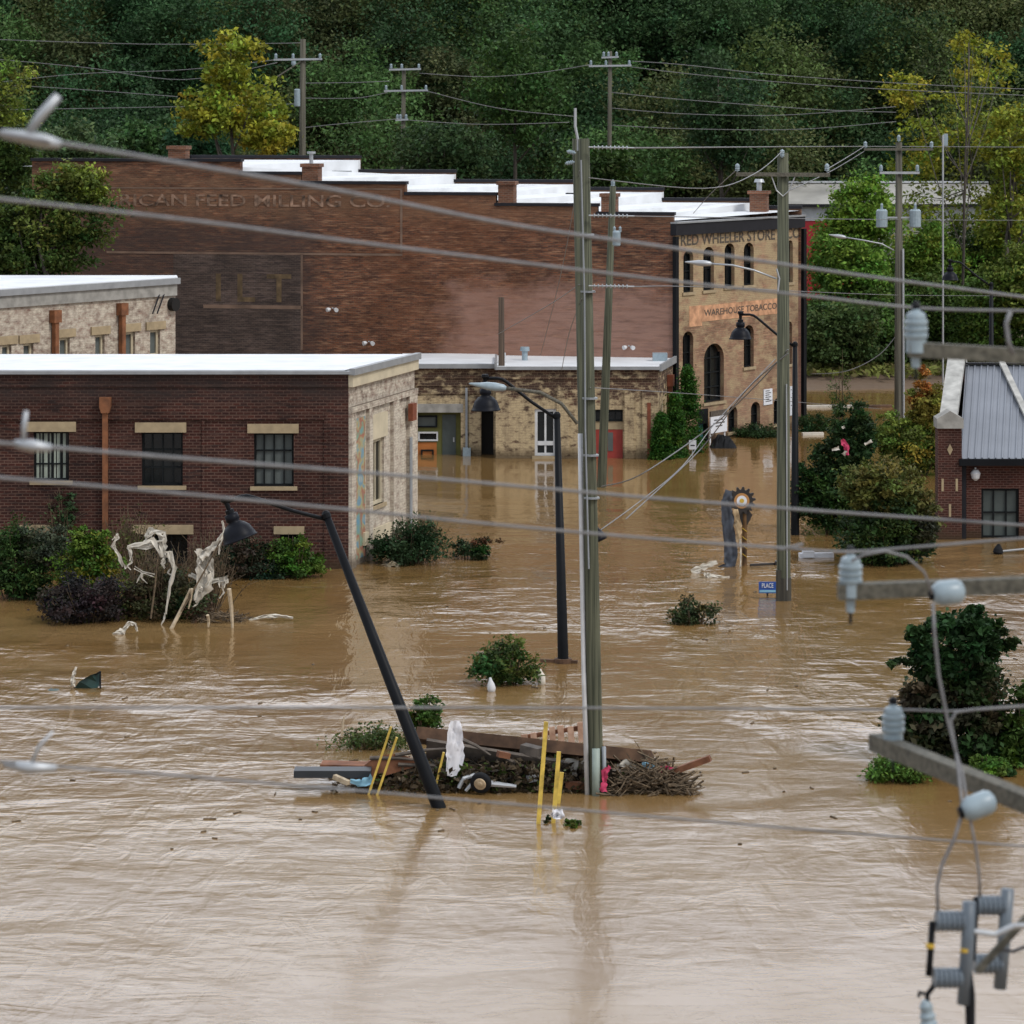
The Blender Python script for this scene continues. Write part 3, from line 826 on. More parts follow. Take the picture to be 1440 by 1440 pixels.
# washed patch and the ghost sign on the long wall
u0, u1, z0, z1 = W.rect(244, 425, 357, 520)
W.put(MB().box(u0, u1, -0.012, -0.004, z0, z1), 'washed_panel', 'brick_patch')
m = MB()
for a, b_, ya, yb in ((150, 566, 264, 266), (150, 566, 355, 358), (563, 566, 266, 355), (286, 425, 429, 434), (423, 426, 358, 492)):
    u0, u1, z0, z1 = W.rect(a, b_, ya, yb); m.box(u0, u1, -0.018, -0.013, z0, z1)
W.put(m, 'sign_border', 'line_pale')
def wall_text(wl, body, mat, px0, px1, y_mid, hpx, shear=0.0, off=0.019, name='lettering', parent=None, y_mid1=None):
    ua, za = wl.uz(px0, y_mid); ub, zb = wl.uz(px1, y_mid1 if y_mid1 else y_mid)
    p = Vector((wl.P0.x, wl.P0.y, 0)) + Vector((wl.d.x, wl.d.y, 0)) * ((ua + ub) / 2) - Vector((-wl.d.y, wl.d.x, 0)) * off
    D = p.y; size = hpx * D / F / 0.72
    loc = p - mill.location if parent is None else p - parent.location
    loc.z = (za + zb) / 2
    return text_part(name, body, mat, size, parent or mill, loc, wl.rz, width=abs(ub - ua), depth=.003)
wall_text(W, 'RICAN FEED MILLING CO.', 'letter_pale', 168, 548, 281, 17, y_mid1=285)
wall_text(W, 'I L T', 'letter_yellow', 302, 408, 407, 40)
# small floodlights on the wall
for i, (px, py) in enumerate(((470, 434), (521, 481), (886, 487))):
    u, z = W.uz(px, py)
    m = MB().bar((u, 0, z), (u, -0.35, z + .05), 0.05)
    f = W.put(m, 'floodlight', 'steel')
    W.put(MB().lathe([(0.04, 0), (0.09, 0.08), (0.10, 0.2)], (u - .1, -0.3, z), (-.6, -.7, -.2), 10).lathe([(0.04, 0), (0.09, 0.08), (0.10, 0.2)], (u + .1, -0.3, z), (.6, -.7, -.2), 10), 'lamp_head', 'white_pvc', f)

# ---- store front
up = [(961, 975, 352, 411), (989, 1004, 347, 408), (1019, 1033, 342, 403), (1046, 1060, 341, 401), (1107, 1115, 338, 397)]
mid_ = [(960, 975, 466, 527), (1046, 1060, 457, 516), (1106, 1114, 452, 512)]
low = [(1024, 1037, 571, 607), (1056, 1069, 565, 601), (1088, 1098, 560, 596)]
door = (990, 1018, 483, 565)
ops = []; kinds = []
for gr, kd in ((up, 'u'), (mid_, 'm'), (low, 'l'), ([door], 'd')):
    for a, b_, ya, yb in gr:
        u0, u1, z0, z1 = SF.rect(a, b_, ya, yb)
        ops.append((u0, u1, z0, z1, (u1 - u0) * 0.38)); kinds.append(kd)
TZ = 10.05
tu0, tu1, tz0, tz1 = SF.rect(981, 996, 575, 640)
tz0 = -2.0
ops.append((tu0, tu1, tz0, tz1)); kinds.append('t')
m = SF.sheet(MB(), -2.2, TZ - .55, ops, 0.3)
SF.put(m, 'store_front', 'brick_facade')
for o, kd in zip(ops, kinds):
    if kd == 'd':
        f = SF.window(o, 0.22, 'black_frame', 'glass', 0.08, 1, 3, 'loading_door', 'stone')
    elif kd == 't':
        f = SF.put(MB().box(o[0], o[0] + .12, 0.02, .2, 0, o[3]).box(o[1] - .12, o[1], 0.02, .2, 0, o[3]).box(o[0] + .12, o[1] - .12, .02, .2, o[3] - .7, o[3]), 'doorway', 'black_frame')
        SF.put(MB().box(o[0] + .1, o[1] - .1, .22, .27, -1, o[3] - .7), 'door', 'teal', f)
    else:
        SF.window(o, 0.2, 'black_frame', 'glass', 0.06, 0 if kd == 'l' else 1, 1, 'window', 'stone')
SF.put(MB().box(-0.05, SF.L + .05, -0.18, 0.25, TZ - .547, TZ - .02), 'cornice', 'dark_coping')
SF.put(MB().box(-0.05, SF.L + .05, -0.24, 0.25, TZ - .017, TZ + .06), 'coping', 'coping')
SF.put(MB().box(-0.1, 0.16, -0.2, -0.02, -1.5, TZ - .6), 'downspout', 'black_metal')
SF.put(MB().box(SF.L - 0.12, SF.L + 0.16, -0.2, -0.02, -1.5, TZ - .6), 'downspout', 'black_metal')
# painted sign band and boards
m = MB(); ua, za = SF.uz(986, 431); ub, zb = SF.uz(1098, 418); _, zc = SF.uz(986, 452); _, zd = SF.uz(1098, 441)
m.box(ua, ub, -0.014, -0.004, (zc + zd) / 2, (za + zb) / 2)
u0, u1, z0, z1 = SF.rect(969, 987, 430, 459); m.box(u0, u1 - .003, -0.012, -0.003, z0, z1)
SF.put(m, 'painted_sign', 'ghost_orange')
def sf_text(body, mat, px0, px1, y0, y1, hpx, name='lettering'):
    ua, za = SF.uz(px0, y0); ub, zb = SF.uz(px1, y1)
    p = Vector((SF.P0.x, SF.P0.y, 0)) + Vector((SF.d.x, SF.d.y, 0)) * ((ua + ub) / 2) - Vector((-SF.d.y, SF.d.x, 0)) * 0.02
    loc = p - mill.location; loc.z = (za + zb) / 2
    return text_part(name, body, mat, hpx * p.y / F / 0.72, mill, loc, SF.rz, width=abs(ub - ua), depth=.003)
sf_text('RED WHEELER STORE & CO', 'letter_black', 957, 1124, 340, 327, 15)
sf_text('WAREHOUSE TOBACCO', 'letter_black', 990, 1092, 442, 429, 9)
for a, b_, ya, yb in ((1073, 1085, 547, 569), (1110, 1115, 543, 584)):
    u0, u1, z0, z1 = SF.rect(a, b_, ya, yb)
    f = SF.put(MB().box(u0, u1, -0.05, -0.01, z0, z1), 'notice_board', 'white_sign')
    mm = MB(); k = 0
    while k < 6:
        zz = z1 - (z1 - z0) * (k + 1) / 7.5; mm.box(u0 + .15, u1 - (.15 if k % 2 else .3), -.056, -.052, zz, zz + .035); k += 1
    SF.put(mm, 'small_print', 'ink', f)
u0, u1, z0, z1 = SF.rect(999, 1022, 577, 608, -0.6)
f = SF.put(MB().box(u0, u1, -0.62, -0.56, z0, z1 - .25).box(u0 + .05, u0 + .13, -.55, -.49, -1.5, z0 + .1).box(u1 - .13, u1 - .05, -.55, -.49, -1.5, z0 + .1), 'store_sign', 'white_sign')
SF.put(MB().box(u0, u1, -0.63, -0.55, z1 - .247, z1), 'sign_header', 'letter_black', f)
mm = MB()
for k, (w0, w1) in enumerate(((.2, .75), (.15, .85), (.3, .7))):
    zz = z1 - .45 - k * .14; mm.box(u0 + (u1 - u0) * w0, u0 + (u1 - u0) * w1, -.628, -.623, zz, zz + .05)
SF.put(mm, 'small_print', 'ink', f)

# ================================================================== LOW DARK BRICK BUILDING, FRONT LEFT
b2 = thing('brick_building', 'low dark red brick building with white roof and cream flaking side wall, front left', 'building', (-5.41, 110.6, 0))
Wf = Wall((-24, 110.6), (-5.41, 110.6), b2); Ws = Wall((-5.41, 110.6), (-3.45, 118.2), b2)
ZT = 6.45
wins = [(47, 97, 607, 676), (199, 257, 608, 683), (357, 413, 609, 684)]
lins = [(36, 107, 593, 607), (190, 262, 594, 608), (348, 420, 596, 609)]
base_l = [(28, 74, 738, 750), (185, 272, 738, 751), (385, 428, 740, 751)]
ops = [Wf.rect(a, b_, ya, yb) for a, b_, ya, yb in wins]
bas = []
for a, b_, ya, yb in base_l:
    u0, u1, z0, z1 = Wf.rect(a, b_, ya, yb); bas.append((u0 + .2, u1 - .2, z0 - 1.0, z0))
Wf.put(Wf.sheet(MB(), -2.2, ZT, [o for o in ops] + bas, 0.28), 'front_wall', 'brick_front')
for i, o in enumerate(ops):
    Wf.window(o, 0.2, 'black_frame', 'glass' if i != 2 else 'blind', 0.07, 3, 2 if i != 2 else 2, 'window', 'stone', 'curtain' if i == 0 else None)
for o in bas: Wf.window(o, 0.2, 'black_frame', 'glass', 0.06, 2, 0, 'basement_window')
for a, b_, ya, yb in lins + base_l:
    u0, u1, z0, z1 = Wf.rect(a, b_, ya, yb)
    Wf.put(MB().box(u0, u1, -0.06, -0.003, z0, z1), 'lintel', 'stone')
# brick bands standing proud
u0, u1, z0, z1 = Wf.rect(0, 456, 583, 590)
mm = MB().box(0, u1, -0.07, -0.002, z0, z1)
_, _, z2, z3 = Wf.rect(0, 456, 541, 544); mm.box(0, Wf.L, -0.05, -0.002, z2, z3)
for px in (286, 458):
    u, z = Wf.uz(px, 588); mm.box(u - .05, u + .05, -0.04, -0.002, -2, z0 - .002)
Wf.put(mm, 'brick_band', 'brick_front')
u0, u1, z0, z1 = Wf.rect(141, 157, 558, 580)
dsp = Wf.put(MB().box(u0 + .09, u1 - .11, -0.2, -0.04, -1.5, z0), 'downspout', 'rust')
Wf.put(MB().prism([(u0 + .06, z0 + .002), (u1 - .06, z0 + .002), (u1, z0 + .2), (u1, z1), (u0, z1), (u0, z0 + .2)], -0.3, -0.02), 'hopper', 'hopper', dsp)
# side wall
def sr(a, b_, ya, yb): return Ws.rect(a, b_, ya, yb)
sw_ops = []
Ls = Ws.L
def usp(px): return Ws.uz(px, 600)[0]
mural_u = (usp(496), usp(513)); w1 = (usp(523), usp(540)); bay = (usp(520), usp(548))
w1o = (w1[0], w1[1], 1.75, 4.0); lowo = (usp(512), usp(545), -1.2, 0.55)
Ws.put(Ws.sheet(MB(), -2.2, ZT, [w1o, lowo], 0.25), 'side_wall', 'brick_cream')
Ws.window(w1o, 0.12, 'cream', 'glass', 0.12, 1, 0, 'window', 'stone')
Ws.window(lowo, 0.2, 'black_frame', 'dark_void', 0.08, 0, 0, 'basement_opening')
Ws.put(MB().box(w1[0] - .25, w1[1] + .2, -0.08, -0.003, 4.02, 4.85), 'lintel', 'cream')
Ws.put(MB().box(lowo[0] - .2, lowo[1] + .2, -0.09, -0.003, 0.57, 1.0), 'lintel', 'cream')
Ws.put(MB().box(mural_u[0], mural_u[1], -0.015, -0.004, 0.2, 4.9), 'mural', 'mural')
mm = MB()
for a, b_ in ((0, .5), (usp(515), usp(520)), (usp(549), usp(557)), (Ls - 1.0, Ls)):
    mm.box(a, b_, -0.12, -0.002, -2.0, 5.15)
mm.box(0, Ls, -0.14, -0.003, 5.153, 5.35)
Ws.put(mm, 'pilaster', 'brick_cream')
Ws.put(MB().box(-0.02, Ls, -0.16, -0.003, 6.02, ZT - .03), 'frieze', 'cream')
Ws.put(MB().box(usp(571), usp(574), -0.16, -0.13, -1.5, 3.7), 'conduit', 'grey_pvc')
u = usp(569); Ws.put(MB().box(u, u + .5, -0.3, -0.13, 4.3, 4.9), 'vent_hood', 'rust_dark')
# roof: white membrane with grey metal edge
m = MB(); m.box(-24, -5.28, 110.45, 118.2, ZT + .002, ZT + .1)
ef = m.build('roof_edge', 'coping', b2, world=True)
m = MB(); m.add([(-24, 110.6, ZT + .11), (-5.55, 110.6, ZT + .11), (-3.6, 118.2, ZT + .06), (-24, 118.2, ZT + .06), (-24, 110.6, ZT + .14), (-5.5, 110.6, ZT + .14), (-3.55, 118.2, ZT + .1), (-24, 118.2, ZT + .1)],
     [(4, 5, 6, 7), (0, 1, 5, 4), (1, 2, 6, 5), (2, 3, 7, 6), (3, 0, 4, 7)])
m.build('roof', 'white_roof', b2, world=True)
m = MB(); a = Vector((-5.28, 110.45, ZT)); b_ = Vector((-3.3, 118.2, ZT - .04))
m.bar(a + Vector((0, 0, .08)), b_ + Vector((0, 0, .08)), 0.2, 0.22); m.build('roof_edge', 'coping', b2, world=True)

# ================================================================== PALE BUILDING BEHIND IT
b3 = thing('painted_brick_building', 'pale flaking brick building with white roof and rusty downspouts behind the low dark one', 'building', (-21, 129, 0))
W3 = Wall((-22.6, 127.2), (-14.1, 140.0), b3)
Z3 = 8.0
def r3(a, b_, ya, yb): return W3.rect(a, b_, ya, yb)
ops = []
for a, b_, yt in ((3, 16, 485), (33, 47, 483), (84, 98, 475), (134, 147, 471), (176, 190, 467), (211, 225, 464)):
    u0, u1, z0, z1 = r3(a, b_, yt, yt + 34); ops.append((u0, u1, 4.0, z1 if z1 > 5 else 5.6))
W3.put(W3.sheet(MB(), -2.2, Z3, ops, .2), 'front_wall', 'brick_cream')
for o in ops:
    W3.window(o, 0.15, 'cream', 'blind', 0.1, 0, 1, 'window')
    W3.put(MB().box(o[0] - .3, o[1] + .3, -0.08, -0.003, o[3] + .02, o[3] + .35), 'lintel', 'stone')
for px, yt in ((74, 436), (168, 426)):
    u, z = W3.uz(px, yt)
    d3 = W3.put(MB().box(u - .11, u + .11, -.25, -.05, -1, z - .5), 'downspout', 'rust')
    W3.put(MB().box(u - .22, u + .22, -.3, -.02, z - .497, z), 'hopper', 'hopper', d3)
W3.put(MB().box(0, W3.L, -0.1, -0.003, Z3 - .6, Z3 - .01), 'frieze', 'concrete')
u, z = W3.uz(230, 412); u2, z2 = W3.uz(208, 440)
W3.put(MB().bar((u, -.05, z), (u2, -.5, z2), .05).bar((u - .3, -.05, z), (u2 - .3, -.5, z2), .05), 'brace', 'dark_coping')
u, z = W3.uz(241, 428)
W3.put(MB().lathe([(0.28, 0), (0.28, .25)], (u, -.25, z), (0, 1, 0)), 'round_vent', 'dark_void')
m = MB(); p0 = Vector((-22.7, 127.1)); p1 = Vector((-14.0, 139.95)); q1 = Vector((-14.2, 141.6)); q0 = Vector((-30, 141.6)); q2 = Vector((-30, 127.1))
m.add([(p[0], p[1], Z3 + .004) for p in (p0, p1, q1, q0, q2)] + [(p[0], p[1], Z3 + .16) for p in (p0, p1, q1, q0, q2)],
      [(4, 3, 2, 1, 0), (5, 6, 7, 8, 9), (0, 1, 6, 5), (1, 2, 7, 6), (2, 3, 8, 7), (3, 4, 9, 8), (4, 0, 5, 9)])
m.build('roof', 'white_roof', b3, world=True)
W3.put(MB().box(-.1, W3.L + .1, -0.2, -0.11, Z3 - .12, Z3 + .13), 'roof_edge', 'coping')
m = MB(); m.quad((-14.1, 140, -2), (-14.25, 141.5, -2), (-14.25, 141.5, Z3), (-14.1, 140, Z3)); m.build('side_wall', 'brick_cream', b3, world=True)

# ================================================================== LOW YELLOWISH BUILDING IN THE MIDDLE
b4 = thing('low_brick_shop', 'low flaking yellow brick shop with green, black and red doors under the long brick wall', 'shop', (0, 145.5, 0))
WA = Wall(((560 - 720) / F * 146.6, 146.6), ((697 - 720) / F * 146.6, 146.6), b4)
WB = Wall(((697 - 720) / F * 145.3, 145.3), ((925 - 720) / F * 145.3, 145.3), b4)
WC = Wall((WB.P1.x, 145.3), (7.22, 150.1), b4)
ZA = WA.uz(640, 516)[1]; ZB = WB.uz(800, 519)[1]
rA = WA.rect; rB = WB.rect
recess = rA(584, 648, 580, 660); recess = (recess[0], recess[1], -2, recess[3])
dk = rA(677, 694, 575, 660); dk = (dk[0], dk[1], -2, dk[3])
WA.put(WA.sheet(MB(), -2.2, ZA, [recess, dk], 0.5), 'left_wall', 'brick_low')
WA.put(MB().box(recess[0] - .1, recess[1] + .1, -0.08, -0.003, recess[3] + .004, recess[3] + .38), 'beam', 'concrete')
WA.put(MB().box(recess[0], recess[1], 0.42, 0.5, -2, recess[3]), 'shop_front', 'olive')
u0, u1, z0, z1 = rA(586, 614, 622, 650, .4); WA.put(MB().box(u0, u1, 0.38, 0.417, -1, z1), 'orange_panel', 'orange')
u0, u1, z0, z1 = rA(622, 641, 583, 660, .4); dd = WA.put(MB().box(u0, u1, 0.37, 0.417, -1.5, z1), 'door', 'door_grey'); WA.put(MB().box(u1 - .12, u1 - .06, 0.33, 0.367, z1 - 1.2, z1 - 1.0), 'handle', 'steel', dd)
for a, b_, ya, yb, fm, pn in ((588, 616, 607, 620, 'white_pvc', 'glass'), (585, 615, 584, 601, 'black_frame', 'blind'), (592, 610, 632, 644, 'black_frame', 'glass')):
    u0, u1, z0, z1 = rA(a, b_, ya, yb, .4); WA.window((u0, u1, z0, z1), 0.34, fm, pn, 0.07, 0, 0, 'window')
WA.put(MB().box(dk[0], dk[1], 0.45, 0.5, -2, dk[3]), 'dark_doorway', 'dark_void')
mm = MB()
for y_ in (529, 540, 551): u0, u1, z0, z1 = rA(583, 676, y_, y_ + 3); mm.box(u0, u1, -0.05, -0.003, z0, z1)
for a, b_ in ((648, 655), (659, 676), (694, 697)):
    u0, u1, z0, z1 = rA(a, b_, 560, 650); mm.box(u0, u1, -0.07, -0.003, -2, z1)
WA.put(mm, 'brick_band', 'brick_low')
u, z = WA.uz(656, 545); WA.put(MB().box(u - .05, u + .05, -0.17, -0.075, -1, z), 'drain_pipe', 'grey_pvc')
u0, u1, z0, z1 = rA(651, 662, 629, 641); WA.put(MB().box(u0, u1, -0.3, -0.075, 0.0, z1), 'meter_box', 'porcelain')
wn_o = rB(752, 782, 575, 641); rd_o = rB(834, 876, 576, 660); rd_o = (rd_o[0], rd_o[1], -2, rd_o[3])
WB.put(WB.sheet(MB(), -2.2, ZB, [wn_o, rd_o], 0.3), 'right_wall', 'brick_low')
f = WB.window(wn_o, 0.1, 'white_pvc', 'glass', 0.12, 1, 0, 'window', 'stone')
u0, u1, z0, z1 = rB(752, 782, 621, 625, .1); WB.put(MB().box(u0 + .12, u1 - .12, .05, .068, z0 - .03, z1 + .03), 'transom', 'white_pvc', f)
tr = rB(834, 876, 577, 593); WB.window((tr[0], tr[1], tr[2], tr[3]), .15, 'black_frame', 'glass', .08, 3, 0, 'window')
WB.put(MB().box(rd_o[0], rd_o[1], 0.16, 0.24, tr[2] - .35, tr[2] - .003), 'beam', 'stone')
u0, u1, z0, z1 = rB(838, 869, 603, 660, .2); dd = WB.put(MB().box(rd_o[0], rd_o[1], 0.18, 0.25, -1.5, tr[2] - .354), 'door', 'door_red')
u0, u1, z0, z1 = rB(855, 862, 608, 634, .2); WB.put(MB().box(u0, u1, 0.16, 0.177, z0, z1), 'door_glass', 'blind', dd)
mm = MB()
for a, b_ in ((783, 800), (878, 892), (903, 925)):
    u0, u1, z0, z1 = rB(a, b_, 549, 650); mm.box(u0, u1, -0.08, -0.003, -2, z1)
u0, u1, z0, z1 = rB(697, 925, 529, 533); mm.box(0, WB.L, -.06, -.003, z0, z1)
WB.put(mm, 'pilaster', 'brick_low')
mm = MB(); u0, u1, z0, z1 = rB(910, 915, 566, 650); mm.box(u0, u1, -.1, -.083, -1, z1)
WB.put(mm, 'rust_stain_pipe', 'rust_dark')
so = (1.4, 2.3, 0.4, 2.4)
WC.put(WC.sheet(MB(), -2.2, ZB, [so], .2), 'side_wall', 'brick_low'); WC.window(so, .12, 'cream', 'blind', .1, 0, 0, 'window')
WC.put(MB().box(3.0, 3.25, -0.22, -0.02, -1, 2.9).box(2.9, 3.35, -.28, -.01, 2.903, 3.4), 'downspout', 'rust_dark')
# roofs
m = MB(); xa0, xa1 = WA.P0.x, WA.P1.x
m.box(xa0, xa1 - .004, 146.5, 152.5, ZA + .004, ZA + .16); m.build('roof', 'white_roof', b4, world=True)
m = MB(); m.box(xa0, xa1 - .004, 146.38, 146.497, ZA - .05, ZA + .14); m.build('roof_edge', 'coping', b4, world=True)
m = MB(); bx0, bx1 = WB.P0.x, WB.P1.x
m.add([(bx0, 145.2, ZB + .1), (bx1 + .1, 145.2, ZB + .1), (7.3, 150.2, ZB + .1), (7.0, 152, ZB + .1), (bx0, 152, ZB + .1)], [(0, 1, 2, 3, 4)])
m.build('roof', 'white_roof', b4, world=True)
m = MB(); m.box(bx0, bx1 + .1, 145.1, 145.197, ZB - .02, ZB + .12).bar((bx1 + .12, 145.2, ZB + .06), (7.35, 150.15, ZB + .06), .1, .3).box(bx0 - .05, bx0 + .05, 145.2, 150, ZB - .02, ZB + .3)
m.build('roof_edge', 'coping', b4, world=True)
p = S(738, 503, 149); m = MB().lathe([(.13, 0), (.13, .42), (.22, .42), (.2, .6)], (p.x, p.y, ZB + .1)); m.build('roof_vent', 'porcelain', b4, world=True)
p = S(708, 503, 147.5); m = MB().box(p.x - .1, p.x + .1, 147.3, 147.5, ZB + .1, ZB + .55); m.build('roof_vent', 'white_pvc', b4, world=True)
p = S(924, 506, 148.8); m = MB().box(p.x - .2, p.x + .45, 148.5, 149, ZB + .1, ZB + .45); m.build('rooftop_unit', 'porcelain', b4, world=True)

# ================================================================== BRICK BUILDING WITH RIBBED METAL ROOF, RIGHT
b5 = thing('brick_pump_house', 'deep red brick building with ribbed grey roof and sloping parapet, right edge', 'building', ((1317 - 720) / F * 118.5, 118.5, 0))
x0 = (1352 - 720) / F * 118.5; XR = 27.0
W5 = Wall((x0, 118.5), (XR, 118.5), b5)
ez = W5.uz(1400, 645)[1]
wo = W5.rect(1380, 1433, 687, 762); wo = (wo[0], wo[1], -0.8, wo[3])
W5.put(W5.sheet(MB(), -2.2, ez, [wo], .22), 'front_wall', 'brick_right')
W5.window(wo, .12, 'black_frame', 'door_grey', .08, 2, 2, 'window')
u0, u1, z0, z1 = W5.rect(1352, 1358, 650, 757); W5.put(MB().box(u0, u1, -.16, -.02, -1.5, ez - .03), 'downspout', 'dark_coping')
u, z = W5.uz(1371, 660); lf = W5.put(MB().lathe([(.1, 0), (.18, .12), (.14, .3), (.05, .38)], (u, -.15, z), (0, 0, -1)).bar((u, 0, z + .05), (u, -.15, z + .05), .06), 'wall_lamp', 'white_pvc')
px0, px1 = (1317 - 720) / F * 118.5, (1350.5 - 720) / F * 118.5
pz = H - (602 - HY) * 118.2 / F
m = MB().box(px0, px1, 118.1, 118.9, -2.2, pz); m.build('corner_pier', 'brick_right', b5, world=True)
m = MB().prism([(px0 - .05, pz + .003), (px1 + .05, pz + .003), (px1 + .05, pz + .35), ((px0 + px1) / 2, pz + .62), (px0 - .05, pz + .35)], 118.0, 118.95); m.build('pier_cap', 'concrete', b5, world=True)
mm = MB(); cx = (px0 + px1) / 2
for zz, w, h_ in ((pz - .75, .1, .2),):
    mm.prism([(cx, zz - h_), (cx + w, zz), (cx, zz + h_), (cx - w, zz)], 118.075, 118.098)
for dx, zz in ((-.26, pz - 2.0), (.24, pz - 2.0), (0, pz - 2.9)):
    mm.box(cx + dx - .04, cx + dx + .04, 118.08, 118.098, zz - .22, zz + .22)
mm.build('stone_inlay', 'stone', b5, world=True)
# gable wall behind the pier, with sloping coping
Yr = 124.4; zr = H - (513 - HY) * Yr / F
m = MB()
gy = [(118.9, ez + .15), (Yr, zr + .15), (Yr + 5.5, ez + .15)]
vs = []
SK = 0.2
for gx in (px0 + .1, px1 - .25):
    vs += [(gx, 118.9, -2.2), (gx, 118.9, ez + .15), (gx + SK * 5.5, Yr, zr + .15), (gx + SK * 11, Yr + 5.5, ez + .15), (gx + SK * 11, Yr + 5.5, -2.2)]
m.add(vs, [(0, 1, 2, 3, 4), (9, 8, 7, 6, 5), (0, 5, 6, 1), (1, 6, 7, 2), (2, 7, 8, 3), (3, 8, 9, 4)])
m.build('gable_wall', 'brick_right', b5, world=True)
m = MB(); gx = (px0 + px1) / 2
m.bar((gx, 118.95, pz - .15), (gx + SK * 5.5, Yr, zr + .42), .62, .28).bar((gx + SK * 5.5, Yr + .02, zr + .42), (gx + SK * 11, Yr + 5.6, ez + .4), .62, .28)
m.build('coping', 'pale_concrete', b5, world=True)
# ribbed roof
m = MB(); rx0 = px1 - .1
m.quad((rx0, 118.15, ez + .02), (XR, 118.15, ez + .02), (XR, Yr, zr), (rx0 + SK * 5.5, Yr, zr)); m.quad((XR, Yr + 5.6, ez + .02), (rx0 + SK * 11, Yr + 5.6, ez + .02), (rx0 + SK * 5.5, Yr, zr), (XR, Yr, zr))
x = rx0 + .1
while x < XR:
    m.bar((x, 118.15, ez + .05), (x + SK * 5.5, Yr, zr + .03), .05, .05); x += .24
m.build('roof', 'metal_roof', b5, world=True)
m = MB().box(rx0, XR, 118.0, 118.147, ez - .2, ez + .04); m.build('gutter', 'black_metal', b5, world=True)
m = MB().bar((rx0 + SK * 5.5, Yr, zr + .05), (XR, Yr, zr + .05), .3, .06); m.build('ridge_cap', 'dark_coping', b5, world=True)
a = S(1408, 513, Yr); c = S(1470, 640, 118.2)
m = MB().bar((a.x, Yr - .1, zr + .12), (c.x, 118.3, ez + .2), .22, .1); m.build('hip_flashing', 'pale_concrete', b5, world=True)
m = MB().quad((XR, 118.5, -2.2), (XR, Yr + 5.5, -2.2), (XR, Yr + 5.5, ez), (XR, 118.5, ez)).add([(XR, 118.5, ez), (XR, Yr + 5.5, ez), (XR, Yr, zr)], [(0, 1, 2)]).quad((XR, Yr + 5.5, -2.2), (x0 + 1.8, Yr + 5.5, -2.2), (x0 + 1.8, Yr + 5.5, ez), (XR, Yr + 5.5, ez))
m.build('far_wall', 'brick_right', b5, world=True)

# ================================================================== RED AND WHITE SHED BEHIND THE TREES
b6 = thing('metal_shed', 'long red and white metal shed with weathered grey roof behind the trees', 'shed', (24, 211, 0))
D1, D2 = 210.0, 215.0
xl = (1103 - 720) / F * D1; xr_ = (1405 - 720) / F * D1
ze = H - (288 - HY) * D1 / F; zr6 = H - (257 - HY) * D2 / F
m = MB(); m.quad((xl, D1 - .4, ze), (xr_, D1 - .4, ze), (xr_, D2, zr6), (xl + .6, D2, zr6)).quad((xr_, D2 + 5, ze), (xl, D2 + 5, ze), (xl + .6, D2, zr6), (xr_, D2, zr6)); m.build('roof', 'old_roof', b6, world=True)
m = MB().bar((xl + .6, D2, zr6 + .05), (xr_, D2, zr6 + .05), .6, .1); m.build('ridge_cap', 'white_wall', b6, world=True)
m = MB().box(xl, xr_ - .2, D1, D1 + 10, ze - 1.0, ze - .05); m.build('upper_wall', 'white_wall', b6, world=True)
xm = (1204 - 720) / F * D1
m = MB().box(xl + .05, xm, D1 + .05, D1 + 9.9, 0, ze - 1.004); m.build('lower_wall', 'red_wall', b6, world=True)
m = MB().box(xm + .004, xr_ - .25, D1 + .05, D1 + 9.9, 0, ze - 1.004); m.build('lower_wall', 'old_roof', b6, world=True)
m = MB().box(xl - .1, xr_, D1 - .45, D1 - .36, ze - .12, ze + .06); m.build('gutter', 'dark_coping', b6, world=True)

# ================================================================== TREES
def ell(px, py, rpx, rpy, D, **k):
    """a crown ellipsoid given by its place and half size in the photo at distance D"""
    c = S(px, py, D); s = D / F
    return dict(c=tuple(c), r=(rpx * s, rpx * s * k.pop('dy', 0.9), rpy * s), **k)

GRN = (0.05, 0.085, 0.02); DKG = (0.022, 0.045, 0.015); YEL = (0.30, 0.30, 0.035); YG = (0.22, 0.27, 0.04); OLV = (0.11, 0.135, 0.03)
make_plant('yellowing_tree', 'tall yellow-green tree rising behind the left end of the long white roof', 'tree', S(330, 560, 180), [
    ell(325, 90, 42, 50, 182, nclump=60, nleaf=34, col=YEL, col2=YG, mix2=.4, shell=.25, spread=.17),
    ell(335, 150, 62, 55, 182, nclump=90, nleaf=34, col=YG, col2=YEL, mix2=.5, shell=.25, spread=.15),
    ell(285, 165, 38, 40, 181, nclump=60, nleaf=34, col=YG, col2=YEL, mix2=.4, shell=.3, spread=.2),
    ell(375, 195, 35, 30, 181, nclump=60, nleaf=34, col=YEL, shell=.3, spread=.2)], 0.30, trunk_r=.22, seed=21)
make_plant('broadleaf_tree', 'leafy green tree in front of the left end of the long brick wall', 'tree', S(60, 600, 143), [
    ell(60, 320, 95, 60, 147.5, nclump=230, nleaf=46, col=OLV, col2=GRN, mix2=.5, shell=.35, spread=.13, dy=.4),
    ell(105, 265, 50, 34, 148, nclump=120, nleaf=46, col=YG, col2=OLV, mix2=.6, shell=.35, spread=.18, dy=.5),
    ell(30, 365, 90, 40, 147, nclump=150, nleaf=46, col=GRN, shell=.35, spread=.15, dy=.5)], 0.22, trunk_r=.25, seed=22)
make_plant('edge_tree', 'dark olive tree cut off by the left edge, above the leafy green one', 'tree', S(-20, 600, 160), [
    ell(-25, 150, 60, 90, 160, nclump=170, nleaf=42, col=OLV, col2=YG, mix2=.3, shell=.35, spread=.15),
    ell(-5, 230, 60, 50, 160, nclump=130, nleaf=42, col=GRN, shell=.35, spread=.15)], 0.24, trunk_r=.25, seed=23)
